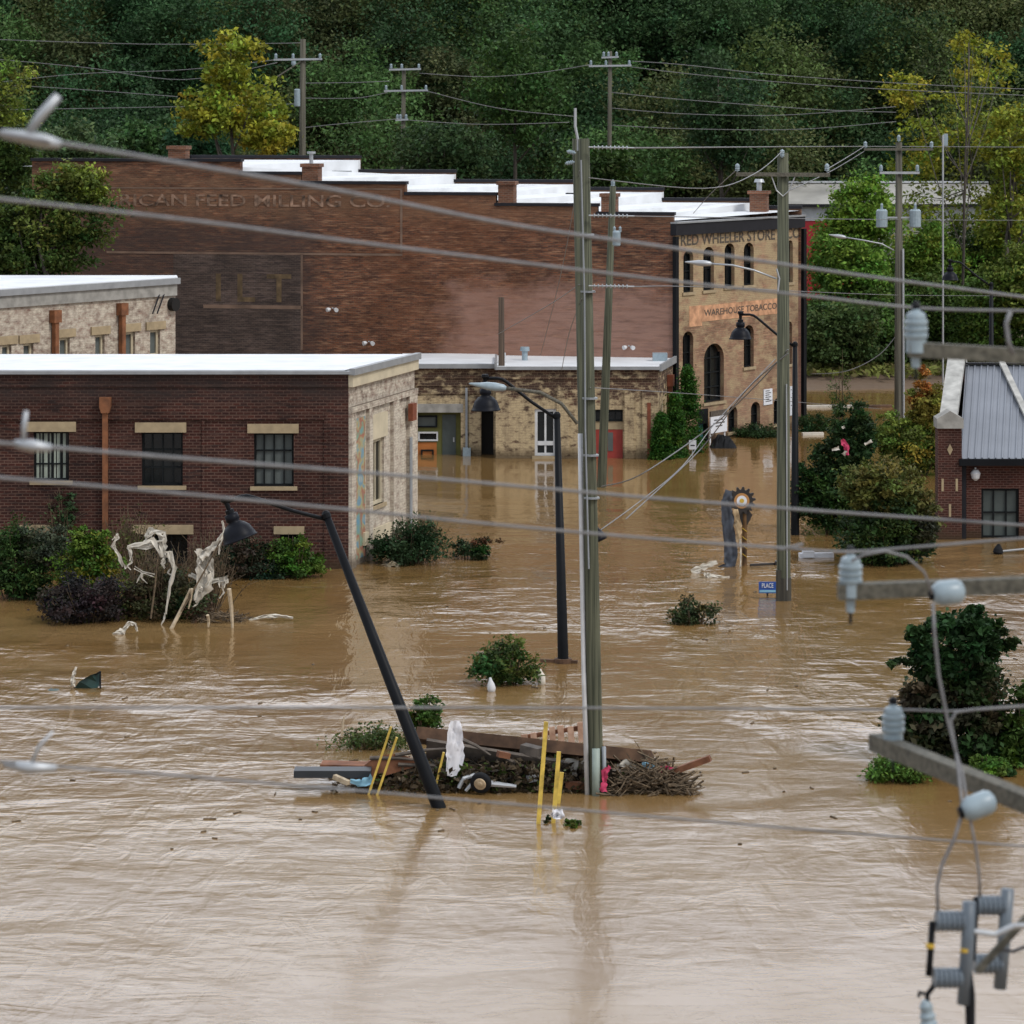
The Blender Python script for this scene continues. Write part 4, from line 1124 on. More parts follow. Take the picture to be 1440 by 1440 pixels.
for i, (px, py, rx, ry, D, col, lab) in enumerate((
    (95, 215, 60, 40, 186, (0.08, 0.13, 0.05), 'bluish green bush tree showing above the left end of the brick wall'),
    (215, 205, 60, 38, 190, (0.06, 0.12, 0.04), 'low green tree to the left of the yellowing tree above the roof'),
    (275, 205, 45, 30, 186, (0.05, 0.12, 0.055), 'small bluish green tree at the foot of the yellowing tree'),
    (850, 248, 52, 40, 178, (0.045, 0.085, 0.022), 'rounded dark green tree above the white roof beside the twin utility pole'),
    (620, 215, 70, 45, 200, (0.045, 0.08, 0.03), 'dark green tree above the middle of the white roof'),
    (725, 120, 65, 75, 205, (0.055, 0.11, 0.03), 'brighter green tree standing out of the dark hillside above the roof middle'),
    (1010, 150, 60, 80, 207, (0.045, 0.085, 0.035), 'tall blue-green tree on the hillside above the store front'))):
    make_plant('hillside_tree', lab, 'tree', S(px, 420 if px > 300 else 470, D), [
        ell(px, py, rx, ry, D, nclump=150, nleaf=38, col=col, shell=.4, spread=.16),
        ell(px + rx * .2, py + ry * .7, rx * .8, ry * .7, D, nclump=70, nleaf=38, col=col, shell=.4, spread=.2)], 0.3, trunk_r=.2, seed=40 + i, group='trees standing out along the foot of the wooded hill')
# right-hand group
make_plant('bright_green_tree', 'dense bright green tree left of the transformer pole, in front of the shed', 'tree', S(1205, 508, 193), [
    ell(1215, 300, 42, 48, 191, nclump=200, nleaf=42, col=(0.17, 0.30, 0.045), shell=.35, spread=.18),
    ell(1195, 370, 62, 55, 191, nclump=300, nleaf=44, col=(0.15, 0.27, 0.045), shell=.35, spread=.15),
    ell(1200, 450, 70, 45, 190, nclump=300, nleaf=44, col=(0.10, 0.18, 0.04), shell=.4, spread=.15)], 0.26, trunk_r=.2, seed=61)
make_plant('bright_green_tree', 'green tree right behind the transformer pole below the grey transformers', 'tree', S(1310, 508, 193), [
    ell(1305, 370, 50, 55, 195, nclump=240, nleaf=42, col=(0.14, 0.25, 0.04), col2=YG, mix2=.3, shell=.35, spread=.16),
    ell(1290, 445, 70, 50, 193, nclump=270, nleaf=42, col=(0.10, 0.18, 0.045), shell=.4, spread=.15)], 0.26, trunk_r=.2, seed=62)
make_plant('thin_yellow_tree', 'tall sparse tree with yellow leaves reaching above all others at the right', 'tree', S(1352, 508, 193), [
    ell(1352, 175, 60, 60, 199, nclump=60, nleaf=24, col=YG, col2=YEL, mix2=.5, shell=.1, spread=.13),
    ell(1375, 95, 50, 48, 199, nclump=34, nleaf=26, col=YEL, shell=.3, spread=.16),
    ell(1360, 62, 18, 16, 199, nclump=14, nleaf=26, col=YEL, shell=.2, spread=.3),
    ell(1275, 130, 30, 40, 199, nclump=34, nleaf=24, col=YEL, shell=.2, spread=.22),
    ell(1300, 215, 50, 60, 199, nclump=60, nleaf=26, col=YG, col2=YEL, mix2=.4, shell=.3, spread=.16),
    ell(1330, 290, 70, 60, 199, nclump=60, nleaf=24, col=YG, shell=.3, spread=.15)], 0.28, trunk_r=.12, limbs=16, seed=63, trunk_top=tuple(S(1362, 60, 190)))
make_plant('yellow_green_tree', 'yellow-green tree filling the right edge above the metal roof', 'tree', S(1412, 508, 193), [
    ell(1430, 210, 55, 70, 196, nclump=150, nleaf=32, col=YG, col2=YEL, mix2=.35, shell=.3, spread=.15),
    ell(1415, 310, 50, 60, 196, nclump=100, nleaf=30, col=YG, col2=(0.28, 0.27, .04), mix2=.3, shell=.3, spread=.16)], 0.28, trunk_r=.2, limbs=8, seed=64)
for i, (px, py, rx, ry, D, col, lab) in enumerate((
    (1150, 470, 38, 42, 190, (0.07, 0.12, 0.03), 'dark green shrub tree beside the right corner of the store front'),
    (1235, 478, 60, 32, 191, (0.06, 0.10, 0.03), 'low dark bush on the bank left of the transformer pole'),
    (1325, 440, 50, 50, 192, (0.09, 0.15, 0.035), 'mid green bush on the bank behind the metal roof ridge'),
    (1395, 440, 50, 55, 188, (0.09, 0.15, 0.03), 'dark green bush behind the hanging lamp near the right edge'),
    (1180, 465, 60, 38, 186, (0.07, 0.11, 0.035), 'dense green bush at the top of the bank beside the store corner'),
    (1275, 410, 60, 60, 200, (0.07, 0.12, 0.03), 'broad green bush between the store and the transformer pole'),
    (1350, 380, 60, 60, 201, (0.06, 0.11, 0.035), 'broad dark bush under the sparse yellow tree'),
    (1410, 350, 60, 50, 200, (0.13, 0.20, 0.035), 'light green bush behind the far hanging lamp'),
    (1440, 400, 45, 60, 187, (0.13, 0.18, 0.035), 'olive bush cut by the right edge above the metal roof'))):
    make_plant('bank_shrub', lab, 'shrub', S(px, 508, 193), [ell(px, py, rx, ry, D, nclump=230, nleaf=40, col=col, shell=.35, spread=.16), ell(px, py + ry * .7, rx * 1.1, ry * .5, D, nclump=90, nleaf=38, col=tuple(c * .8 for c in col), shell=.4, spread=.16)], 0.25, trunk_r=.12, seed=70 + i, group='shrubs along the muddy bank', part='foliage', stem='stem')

# ---- plants standing in the water
def bush(name, label, px, py, wpx, hpx, col, seed, size=.16, nclump=60, nleaf=34, col2=None, mix2=.3, group=None, twigs=14, shell=.3, spread=.2, off=0.0, shape='round', cat='shrub', stem='twig_pale', extra=None, lift=0.4):
    size *= .78; nleaf = int(nleaf * 1.5)
    g = G(px, py); D = g.y; s = D / F
    k = [dict(c=(g.x, D + .1, hpx * s * lift), r=(wpx * s / 2, wpx * s / 2 * .8, hpx * s * (1 - lift) * .95), nclump=nclump, nleaf=nleaf, col=col, col2=col2, mix2=mix2, shell=shell, spread=spread, shape=shape)]
    rs0 = np.random.RandomState(seed + 500)
    if shape != 'cone':
        for j in range(4):
            a = rs0.uniform(-1, 1); k.append(dict(c=(g.x + a * wpx * s * .42, D + rs0.uniform(-.3, .3), hpx * s * rs0.uniform(.12, .8) * (1 - abs(a) * .4)), r=(wpx * s * rs0.uniform(.12, .24),) * 2 + (hpx * s * rs0.uniform(.12, .3),), nclump=max(6, nclump // 8), nleaf=nleaf, col=tuple(c * rs0.uniform(.7, 1.5) for c in col), shell=shell, spread=.3))
    for e in (extra or []):
        ex, ey, ew, eh, n_, c_ = e
        p = S(ex, ey, D); k.append(dict(c=tuple(p), r=(ew * s / 2, ew * s / 2 * .7, eh * s / 2), nclump=n_, nleaf=nleaf, col=c_, shell=shell, spread=spread))
    rs = np.random.RandomState(seed)
    t = thing(name, label, cat, (g.x, g.y, 0), 0, group)
    Vs, Cs = [], []
    for q in k:
        V, C = crown(rs, size=size, **q); kk = V.reshape(-1, 4, 3)[:, :, 2].min(1) > -0.15
        Vs.append(V.reshape(-1, 4, 3)[kk].reshape(-1, 3)); Cs.append(C[kk])
    foliage_object('foliage', np.concatenate(Vs), np.concatenate(Cs), t, (g.x, g.y, 0))
    m = MB()
    for i in range(twigs):
        a = rs.uniform(0, 6.28); rr = rs.uniform(.1, 1.0)
        e = Vector((g.x + math.cos(a) * rr * wpx * s / 2, g.y + math.sin(a) * rr * wpx * s * .35, hpx * s * rs.uniform(.55, 1.1) * (1.15 - rr * .4)))
        b0 = Vector((g.x + math.cos(a) * .12 * wpx * s, g.y, -0.3)); mm_ = b0.lerp(e, .5) + Vector((0, 0, .08 * hpx * s))
        m.tube([b0, mm_, e], [.03, .018, .006], 4)
    if twigs: m.build('stems', 'twig', t, world=True)
    return t
ARB = (0.035, 0.10, 0.018)
for i, (px, py, w, h, lab) in enumerate(((930, 646, 34, 66, 'shortest narrow conifer, leftmost of three by the store corner'), (949, 643, 36, 90, 'middle narrow conifer of three by the store corner'), (967, 636, 44, 122, 'tallest narrow conifer of three by the store corner'))):
    bush('arborvitae', lab, px, py, w, h, ARB, 90 + i, .14, 260, 30, (0.06, 0.14, 0.02), .4, 'narrow conifers by the store corner', twigs=0, shell=.75, spread=.13, shape='cone', cat='conifer')
hg = MB()
bush('hedge', 'low dark green hedge along the foot of the store front', 1066, 614, 80, 14, (0.03, 0.06, 0.02), 95, .14, 80, 24, twigs=0, spread=.2)
bush('hedge', 'short dark green hedge piece right of the store front corner', 1147, 606, 48, 24, (0.03, 0.06, 0.02), 96, .14, 60, 24, twigs=0, spread=.2)
bush('cedar_tree', 'dark green cedar with rags caught in it, right of the black lamp post', 1180, 750, 120, 110, (0.025, 0.055, 0.02), 97, .2, 190, 40, (0.045, 0.09, 0.02), .35, cat='conifer', spread=.13,
     extra=[(1200, 620, 60, 110, 110, (0.03, 0.06, 0.02)), (1150, 690, 70, 80, 90, (0.035, 0.075, 0.02)), (1185, 650, 90, 80, 90, (0.028, 0.055, 0.02))])
bush('rusty_shrub', 'big shrub with rusty orange top and dark leaves, right of the cedar', 1245, 792, 130, 95, (0.03, 0.06, 0.02), 98, .2, 150, 40, (0.05, 0.08, 0.02), .4, cat='shrub', spread=.15,
     extra=[(1240, 690, 110, 80, 130, (0.12, 0.13, 0.035)), (1290, 730, 60, 80, 50, (0.12, 0.12, 0.04))])
bush('autumn_tree', 'small tree with green, yellow and orange leaves beside the brick pier', 1285, 668, 100, 80, (0.09, 0.13, 0.03), 99, .2, 130, 40, (0.26, 0.22, 0.04), .3, cat='tree', spread=.15,
     extra=[(1300, 575, 60, 80, 70, (0.22, 0.20, 0.04)), (1250, 610, 80, 60, 70, (0.14, 0.20, 0.04)), (1295, 550, 30, 80, 26, (0.36, 0.15, 0.04)), (1285, 620, 80, 60, 70, (0.17, 0.24, 0.045))])
bush('vine_covered_shrub', 'large shrub hung with dark leafy vines, right edge below the brick building', 1350, 1070, 170, 150, (0.026, 0.052, 0.017), 100, .24, 170, 30, (0.05, 0.055, 0.03), .35, spread=.12, twigs=40,
     extra=[(1345, 920, 130, 120, 160, (0.025, 0.06, 0.02)), (1300, 895, 50, 50, 26, (0.03, 0.06, 0.02)), (1275, 930, 50, 22, 12, (0.03, 0.06, 0.02)), (1400, 900, 50, 60, 34, (0.03, 0.06, 0.02)), (1330, 1000, 150, 80, 120, (0.06, 0.05, 0.03)), (1370, 860, 30, 20, 10, (0.03, 0.07, 0.02))])
bush('weed_clump', 'bright green weeds at the left foot of the vine covered shrub', 1270, 1098, 90, 36, (0.09, 0.17, 0.03), 101, .13, 70, 30, twigs=4)
bush('weed_clump', 'bright green weeds at the right foot of the vine covered shrub', 1395, 1090, 50, 26, (0.08, 0.16, 0.03), 102, .13, 50, 30, twigs=4)
bush('edge_shrub', 'green shrub cut by the right edge beside the vine covered one', 1445, 1075, 70, 110, (0.05, 0.09, 0.02), 103, .2, 70, 32)
bush('laurel_bush', 'round green bush alone in the water between the two lamp posts', 712, 962, 88, 62, (0.05, 0.085, 0.022), 104, .15, 100, 26, (0.10, 0.13, 0.03), .3, shell=.25, spread=.13)
bush('small_bush', 'small low bush alone in the water left of the blue sign', 974, 877, 66, 30, (0.04, 0.06, 0.025), 105, .13, 50, 24, (0.11, 0.08, 0.04), .25)
bush('wall_bush', 'dark weedy bush at the corner of the cream flaking wall', 575, 792, 95, 55, (0.03, 0.06, 0.025), 106, .15, 100, 28, twigs=26, extra=[(600, 755, 50, 45, 22, (0.035, 0.07, 0.03))])
bush('drifting_branch', 'leafy branch half sunk to the right of the wall corner bush', 662, 786, 58, 30, (0.025, 0.05, 0.02), 107, .13, 34, 24, twigs=12, extra=[(685, 762, 40, 10, 12, (0.10, 0.06, 0.03))])
for i, (px, py, w, h, col, c2, lab, ex) in enumerate((
    (20, 842, 90, 110, (0.035, 0.075, 0.02), (0.06, 0.11, 0.03), 'leafy green shrub cut by the left edge below the first window', [(60, 775, 100, 60, 60, (0.06, 0.075, 0.045))]),
    (130, 850, 100, 100, (0.06, 0.13, 0.02), (0.14, 0.15, 0.02), 'bright green and yellow pointed shrub left of the hanging white plastic', [(125, 765, 60, 50, 60, (0.08, 0.14, 0.02))]),
    (120, 874, 125, 62, (0.045, 0.036, 0.036), (0.03, 0.028, 0.028), 'dark brown dead twiggy bush at the waterline, left', []),
    (75, 800, 110, 70, (0.05, 0.06, 0.035), (0.08, 0.07, 0.05), 'grey-green weedy bush in front of the first window', [(90, 720, 45, 60, 20, (0.04, 0.07, 0.03))]),
    (225, 868, 150, 52, (0.055, 0.06, 0.025), (0.08, 0.055, 0.035), 'scrubby olive bush below the hanging white plastic', [(250, 820, 100, 40, 24, (0.06, 0.06, 0.03))]),
    (345, 812, 90, 60, (0.035, 0.05, 0.028), (0.07, 0.05, 0.035), 'dull green bush under the dark lamp shade of the leaning post', []),
    (410, 812, 80, 58, (0.07, 0.14, 0.02), (0.045, 0.09, 0.02), 'rounded bright green bush behind the leaning post', []),
    (300, 790, 90, 60, (0.05, 0.055, 0.03), (0.06, 0.035, 0.03), 'reddish weedy bush beneath the middle window', []))):
    bush('wall_shrub', lab, px, py, w, h, col, 110 + i, .16, 110, 34, c2, .35, 'shrubs along the low dark building', twigs=18, spread=.14, extra=ex)
bush('debris_greenery', 'leafy green branches on the far side of the debris raft', 597, 1028, 46, 48, (0.05, 0.10, 0.02), 130, .13, 50, 26, twigs=10)
bush('debris_greenery', 'sparse trailing leafy branch on the left side of the debris raft', 520, 1050, 130, 24, (0.07, 0.10, 0.03), 131, .12, 44, 22, twigs=14)
bush('debris_greenery', 'small green sprig behind the white shirt on the debris raft', 640, 1108, 40, 50, (0.05, 0.09, 0.02), 132, .1, 26, 22, twigs=10)
bush('sapling', 'thin sapling in the water in front of the far bank', 1182, 590, 26, 100, (0.06, 0.10, 0.03), 133, .14, 26, 14, cat='sapling', twigs=4)

# ================================================================== POLES AND LAMPS
def pole_pts(pxt, pyt, pxb, pyb, extra=2.0):
    b_ = G(pxb, pyb); t = S(pxt, pyt, b_.y)
    d = (t - b_).normalized(); return b_, t, b_ - d * extra
def insulator(mb, p, r=.06, h=.22, axis=(0, 0, 1)):
    prof = [(r * .35, -h * .2), (r * .4, 0)]
    n = 4
    for i in range(n):
        z = h * i / n; prof += [(r, z + .005), (r * .92, z + h * .1), (r * .6, z + h * .2)]
    prof += [(r * .5, h), (r * .3, h * 1.12)]
    return mb.lathe(prof, p, axis, 12)
def cobra(pole, head_px, arm_pts, D, mat='steel', arm_mat='steel', r=.035):
    pts = [S(x, y, D) for x, y in arm_pts]
    a = MB().tube(pts, r, 6).build('lamp_arm', arm_mat, pole, world=True, smooth=True)
    h = S(*head_px, D); d = (pts[0] - pts[1]).normalized()
    m = MB(); L = .85
    prof = [(.04, 0), (.075, .06), (.095, .25), (.09, .42), (.05, .62), (.025, .8), (.008, .84)]
    e = pts[0]
    m.lathe([(r_, z) for r_, z in prof], e, d, 12)
    m.build('lamp_head', mat, pole, world=True, smooth=True)
# twin pole in the middle
b_, t, lo = pole_pts(821, 195, 838, 1115)
up1 = thing('utility_pole', 'tall twin wooden utility pole rising through the debris raft with a white conduit', 'utility pole', b_)
MB().tube([lo, b_, b_.lerp(t, .5), t], [.19, .18, .15, .125], 14).build('pole', 'pole', up1, world=True, smooth=True)
q0, q1 = S(829, 1000, 74.95), S(811, 195, 74.95)
lo2 = q0 + (q0 - q1).normalized() * 4
MB().tube([lo2, q0, q1], [.13, .125, .1], 12).build('pole', 'pole', up1, world=True, smooth=True)
MB().tube([S(809, 152, 74.7), S(809, 178, 74.7), S(813, 198, 74.7), S(813, 212, 74.7)], .035, 6).build('pole_top_pin', 'steel', up1, world=True)
MB().tube([S(816, 610, 74.6), S(817, 700, 74.6), S(821, 940, 74.5), S(826, 1125, 74.35)], .055, 8).build('conduit', 'white_pvc', up1, world=True, smooth=True)
MB().tube([S(838, 1053, 74.25), S(838, 1125, 74.25)], .09, 10).build('conduit_guard', 'green_grey', up1, world=True, smooth=True)
MB().tube([S(849, 1050, 74.4), S(850, 1125, 74.4)], .05, 8).build('conduit', 'grey_pvc', up1, world=True, smooth=True)
MB().tube([S(817, 225, 74.2), S(822, 420, 74.2), S(823, 600, 74.25), S(828, 800, 74.3)], .02, 5).build('riser_cable', 'grey_pvc', up1, world=True)
for py in (207, 303, 402):
    m = MB(); a = S(828, py, 74.3); e = S(892, py + 1, 74.3); m.tube([a, e], .018, 5)
    for i in range(9):
        c = a.lerp(e, .12 + i * .09); m.lathe([(.02, -.02), (.05, 0), (.02, .02)], c, (1, 0, 0), 8)
    m.build('insulator_string', 'steel', up1, world=True)
for py in (330, 410, 560, 640, 700):
    m = MB().lathe([(.158 + (py - 195) * .00004, -.02), (.158 + (py - 195) * .00004, .02)], (S(823 + (py - 195) * .018, py, 74.45)), (0, 0, 1), 12)
    m.build('pole_band', 'grey_pvc', up1, world=True)
m = MB(); insulator(m, S(808, 215, 74.4), .05, .16, (-1, 0, .2)); insulator(m, S(806, 228, 74.3), .05, .16, (-1, 0, -.2)); m.build('insulator', 'porcelain', up1, world=True)
cobra(up1, (690, 545), [(712, 546), (760, 552), (790, 568), (812, 596)], 74.3, 'porcelain', 'arm_wood', .045)
# thin pole leaning beside it, farther away
b_, t, lo = pole_pts(862, 262, 846, 685)
p2 = thing('utility_pole', 'slim mossy utility pole leaning right, just behind the twin pole', 'utility pole', b_)
MB().tube([lo, b_, b_.lerp(t, .5), t], [.2, .19, .16, .125], 12).build('pole', 'pole', p2, world=True, smooth=True)
m = MB(); insulator(m, t + Vector((0, 0, .02)), .09, .22); m.build('insulator', 'porcelain', p2, world=True)
m = MB().lathe([(.13, 0), (.16, .05), (.16, .55), (.1, .62)], S(867, 346, 133.7), (0, 0, 1)); insulator(m, S(864, 326, 133.7), .06, .2); insulator(m, S(872, 326, 133.7), .06, .2)
m.build('transformer', 'porcelain', p2, world=True)
# pole with crossarm right of the middle
b_, t, lo = pole_pts(1101, 215, 1102, 844)
p3 = thing('utility_pole', 'thick mossy utility pole with crossarm in front of the store, blue sign at its foot', 'utility pole', b_)
MB().tube([lo, b_, t], [.225, .22, .17], 16).build('pole', 'pole', p3, world=True, smooth=True)
Dp = b_.y - .22
MB().tube([S(1102, 812, b_.y), S(1102, 846, b_.y)], .24, 16).box(b_.x - .245, b_.x - .1, Dp, Dp + .15, -.3, .95).build('wet_sleeve', 'wet_wood', p3, world=True)
a, e = S(1035, 245, Dp), S(1167, 246, Dp)
MB().bar(a, e, .1, .12).build('crossarm', 'arm_wood', p3, world=True)
MB().tube([S(1085, 248, Dp), S(1092, 268, Dp), S(1101, 276, Dp), S(1110, 268, Dp), S(1118, 248, Dp)], .02, 5).build('arm_brace', 'steel', p3, world=True)
for px, py in ((1037, 240), (1163, 240), (1100, 220)):
    m = MB(); insulator(m, S(px, py, Dp), .075, .2); m.build('insulator', 'porcelain', p3, world=True)
cobra(p3, (990, 371), [(1001, 371), (1030, 373), (1060, 380), (1092, 392)], Dp)
MB().tube([S(1092, 378, Dp), S(1096, 392, Dp), S(1094, 410, Dp)], .03, 6).build('lamp_bracket', 'steel', p3, world=True)
f = MB().tube([S(1106, 540, Dp), S(1107, 830, Dp)], .02, 5).build('ground_wire', 'steel', p3, world=True)
# transformer pole
b_, t, lo = pole_pts(1264, 200, 1264, 608)
p4 = thing('utility_pole', 'transformer pole with two grey cans in front of the bright green trees', 'utility pole', b_)
MB().tube([lo, b_, t], [.24, .22, .15], 14).build('pole', 'pole_far', p4, world=True, smooth=True)
Dp = b_.y - .2
for (xa, xb, y_) in ((1215, 1312, 210), (1237, 1293, 243)):
    MB().bar(S(xa, y_, Dp), S(xb, y_, Dp), .1, .11).build('crossarm', 'arm_wood' if y_ < 230 else 'steel', p4, world=True)
for px, py in ((1217, 207), (1310, 207), (1239, 240), (1290, 240), (1264, 198)):
    m = MB(); insulator(m, S(px, py, Dp), .09, .25); m.build('insulator', 'porcelain', p4, world=True)
for px in (1240, 1287):
    m = MB().lathe([(.22, 0), (.27, .04), (.27, .78), (.2, .86)], S(px, 320, Dp + .1), (0, 0, 1), 14)
    tr_ = m.build('transformer', 'porcelain', p4, world=True, smooth=False)
    m = MB(); insulator(m, S(px, 294, Dp + .1) - Vector(p4.location), .07, .25); o = m.build('bushing', 'porcelain', tr_)
MB().bar(S(1244, 306, Dp + .1), S(1283, 306, Dp + .1), .08).build('bracket', 'steel', p4, world=True)
MB().tube([S(1270, 350, Dp), S(1271, 600, Dp)], .05, 6).build('conduit', 'steel', p4, world=True)
cobra(p4, (1180, 333), [(1190, 334), (1215, 338), (1240, 343), (1257, 352)], Dp)
# brown pole in front of the low shop
b_, t, lo = pole_pts(705, 418, 706, 643)
p5 = thing('utility_pole', 'dark brown pole in front of the low yellow brick shop', 'utility pole', b_)
MB().tube([lo, b_, t], [.17, .16, .12], 12).build('pole', 'pole_brown', p5, world=True, smooth=True)
# far poles behind the mill
for (pxt, pyt, pxb, D, r, arms, lab) in ((426, 55, 424, 188, .2, [(385, 453, 83)], 'weathered pole with one crossarm and a grey can, behind the roof left'),
                                  (568, 98, 563, 205, .16, [(547, 592, 97), (540, 602, 127), (556, 574, 168)], 'thin far pole with crowded crossarms above the roof middle'),
                                  (858, 72, 855, 205, .15, [(828, 888, 92), (846, 870, 80)], 'thin far pole with crossarm right of the twin pole')):
    base = Vector(((pxb - 720) * D / F, D, 0)); top = S(pxt, pyt, D)
    p = thing('utility_pole', lab, 'utility pole', base)
    MB().tube([base, base.lerp(top, .5), top], [r * 1.2, r, r * .8], 10).build('pole', 'pole_far', p, world=True, smooth=True)
    for xa, xb, y_ in arms:
        MB().bar(S(xa, y_ + 1, D - .2), S(xb, y_, D - .2), .11).build('crossarm', 'steel', p, world=True)
        for q in (xa + 3, (xa * .6 + xb * .4), xb - 3):
            m = MB(); insulator(m, S(q, y_ - 1, D - .2), .09, .25); m.build('insulator', 'porcelain', p, world=True)
    if D < 200:
        m = MB().lathe([(.14, 0), (.17, .04), (.17, .95), (.12, 1.0)], S(418, 150, D - .2), (0, 0, 1)); m.build('transformer', 'porcelain', p, world=True)
        m = MB().lathe([(.12, 0), (.14, .1), (.12, .25)], S(413, 92, D - .2), (0, 0, 1)); m.build('insulator', 'porcelain', p, world=True)
        MB().bar(S(424, 86, D), S(300, 165, D - 4), .06).build('guy_rod', 'pole_far', p, world=True)
# slender pole with a small pennant in the yellow tree
p = thing('marker_pole', 'thin pale pole standing in front of the tall sparse yellow tree', 'pole', G(1326, 560))
MB().tube([G(1326, 560) - Vector((0, 0, 1)), S(1326, 190, 175)], .05, 6).build('pole', 'steel', p, world=True)
MB().box(S(1327, 190, 175).x, S(1333, 190, 175).x, 175, 175.04, S(0, 205, 175).z, S(0, 188, 175).z).build('pennant', 'porcelain', p, world=True)

# gooseneck street lamps: post, arm to the left, hanging shade
def make_lamp():
    t = thing('street_lamp', 'x', 'street lamp', (0, 0, 0))
    hz = 6.75
    MB().tube([(0, 0, -2.5), (0, 0, 0), (0, 0, hz)], [.17, .155, .085], 14).build('post', 'black_metal', t, smooth=True)
    MB().lathe([(.1, 0), (.1, .1), (.05, .16)], (0, 0, hz), (0, 0, 1), 12).build('post_cap', 'black_metal', t)
    MB().tube([(0, 0, hz - .05), (-.7, 0, hz + .45), (-1.35, 0, hz + 1.0), (-1.48, 0, hz + 1.09), (-1.62, 0, hz + 1.12), (-1.98, 0, hz + 1.12)], .045, 8).build('arm', 'black_metal', t, smooth=True)
    z = hz + 1.12
    MB().lathe([(.09, .12), (.11, .05), (.06, -.02), (.05, -.16), (.1, -.18), (.1, -.28)], (-1.95, 0, z), (0, 0, 1), 12).build('arm_joint', 'black_metal', t, smooth=False)
    s = MB().lathe([(.07, -.26), (.15, -.28), (.16, -.42), (.12, -.46), (.22, -.52), (.31, -.62), (.36, -.76), (.385, -.84), (.41, -.86), (.40, -.88), (.36, -.85), (.3, -.66), (.1, -.5)], (-1.95, 0, z), (0, 0, 1), 24).build('lamp_shade', 'shade_metal', t, smooth=True)
    MB().lathe([(.02, -.5), (.09, -.6), (.09, -.74), (.03, -.8)], (-1.95, 0, z), (0, 0, 1), 12).build('bulb', 'cream', s, smooth=True)
    return t
lamp0 = make_lamp()
L1 = G(617, 1135)
lean = math.atan2((617 - 448) * L1.y / F, (1135 - 703) * L1.y / F)
specs = [(617, 1135, (math.radians(-3), -lean, 0), 'leaning black street lamp with its hanging shade low over the white plastic'),
         (792, 932, (0, -.025, 0), 'upright black street lamp just left of the twin utility pole'),
         (1118, 752, (0, 0, 0), 'black street lamp whose shade hangs in front of the store front'),
         (1394, 600, (0, 0, math.radians(-8)), 'farthest black street lamp, hanging among the trees near the right edge')]
for i, (px, py, rot, lab) in enumerate(specs):
    o = lamp0 if i == 0 else copy_tree(lamp0)
    o.location = G(px, py); o.rotation_euler = rot
    tag(o, lab, 'street lamp', 'black gooseneck street lamps along the drowned street')
# hanging signal head seen at the right of the twin pole
sh = thing('hanging_lamp', 'dark lamp hood peeking out behind the right side of the twin utility pole', 'lamp', S(843, 757, 80))
c = S(841, 757, 80)
MB().lathe([(.03, .3), (.1, .25), (.16, .12), (.2, 0), (.21, -.06), (.15, -.05)], c, (-.4, 0, 1), 16).build('hood', 'shade_metal', sh, world=True, smooth=True)
MB().tube([c + Vector((-.12, 0, .28)), S(838, 735, 80)], .03, 6).build('stem', 'black_metal', sh, world=True)

# ================================================================== FOREGROUND POLE (stands just outside the right edge)
FD = 23.0
fx = S(1500, 0, FD).x
fp = thing('utility_pole', 'blurred near utility pole outside the right edge, its crossarms and grey insulators reaching in', 'utility pole', (fx, FD + .25, 0))
MB().tube([(fx, FD + .25, -2), (fx, FD + .25, 14.6)], [.19, .14], 14).build('pole', 'pole', fp, world=True, smooth=True)
MB().bar(S(1278, 491, FD), S(1640, 512, FD), .11, .1).build('crossarm', 'arm_wood', fp, world=True)
MB().bar(S(1178, 832, FD), S(1640, 815, FD), .12, .105).build('crossarm', 'arm_wood', fp, world=True)
e0, e1 = S(1232, 1043, 24.2), S(1500, 1163, 21.6)
e1.z = e0.z
MB().bar(e0, e1, .12, .12).build('crossarm', 'arm_wood', fp, world=True)
def big_ins(px, py, D, tilt=(0, 0, 1), name='insulator', s=1.0):
    m = MB(); p = S(px, py, D)
    prof = [(.03, -.22), (.035, -.12), (.07, -.115), (.07, -.03), (.072, -.02)]
    for i in range(3): prof += [(.082, -.01 + i * .045), (.083, .012 + i * .045), (.07, .02 + i * .045)]
    prof += [(.07, .13), (.06, .155), (.03, .17), (.025, .2)]
    m.lathe([(a * s, b * s) for a, b in prof], p, tilt, 18)
    o = m.build(name, 'porcelain', fp, world=True, smooth=False)
    MB().lathe([(.025 * s, .172 * s), (.035 * s, .205 * s), (.02 * s, .235 * s)], p - fp.location, tilt, 8).tube([p - fp.location - Vector(tilt).normalized() * .22, p - fp.location - Vector(tilt).normalized() * .3], .012, 6).build('clamp', 'black_metal', o)
    return o
big_ins(1288, 472, FD)
big_ins(1196, 816, FD)
big_ins(1256, 1026, 24.0)
def bell(px, py, D, ax, s=1.0, mat='porcelain', L=.23, r=.085):
    p = S(px, py, D); m = MB()
    m.lathe([(.02, 0), (.04 * s, .004), (r * .75, .02), (r, .06), (r, L * .8), (r * .8, L * .93), (r * .45, L)], p, ax, 18)
    o = m.build('bell_insulator', mat, fp, world=True, smooth=True)
    MB().lathe([(.03, -.02), (.045, .0), (.04, .03)], p - fp.location, ax, 10).build('end_cap', 'black_metal', o)
bell(1310, 836, FD - .3, (1, .2, .08))
bell(1352, 1142, 22.0, (1, .2, .33), 1, 'porcelain', .24, .082)
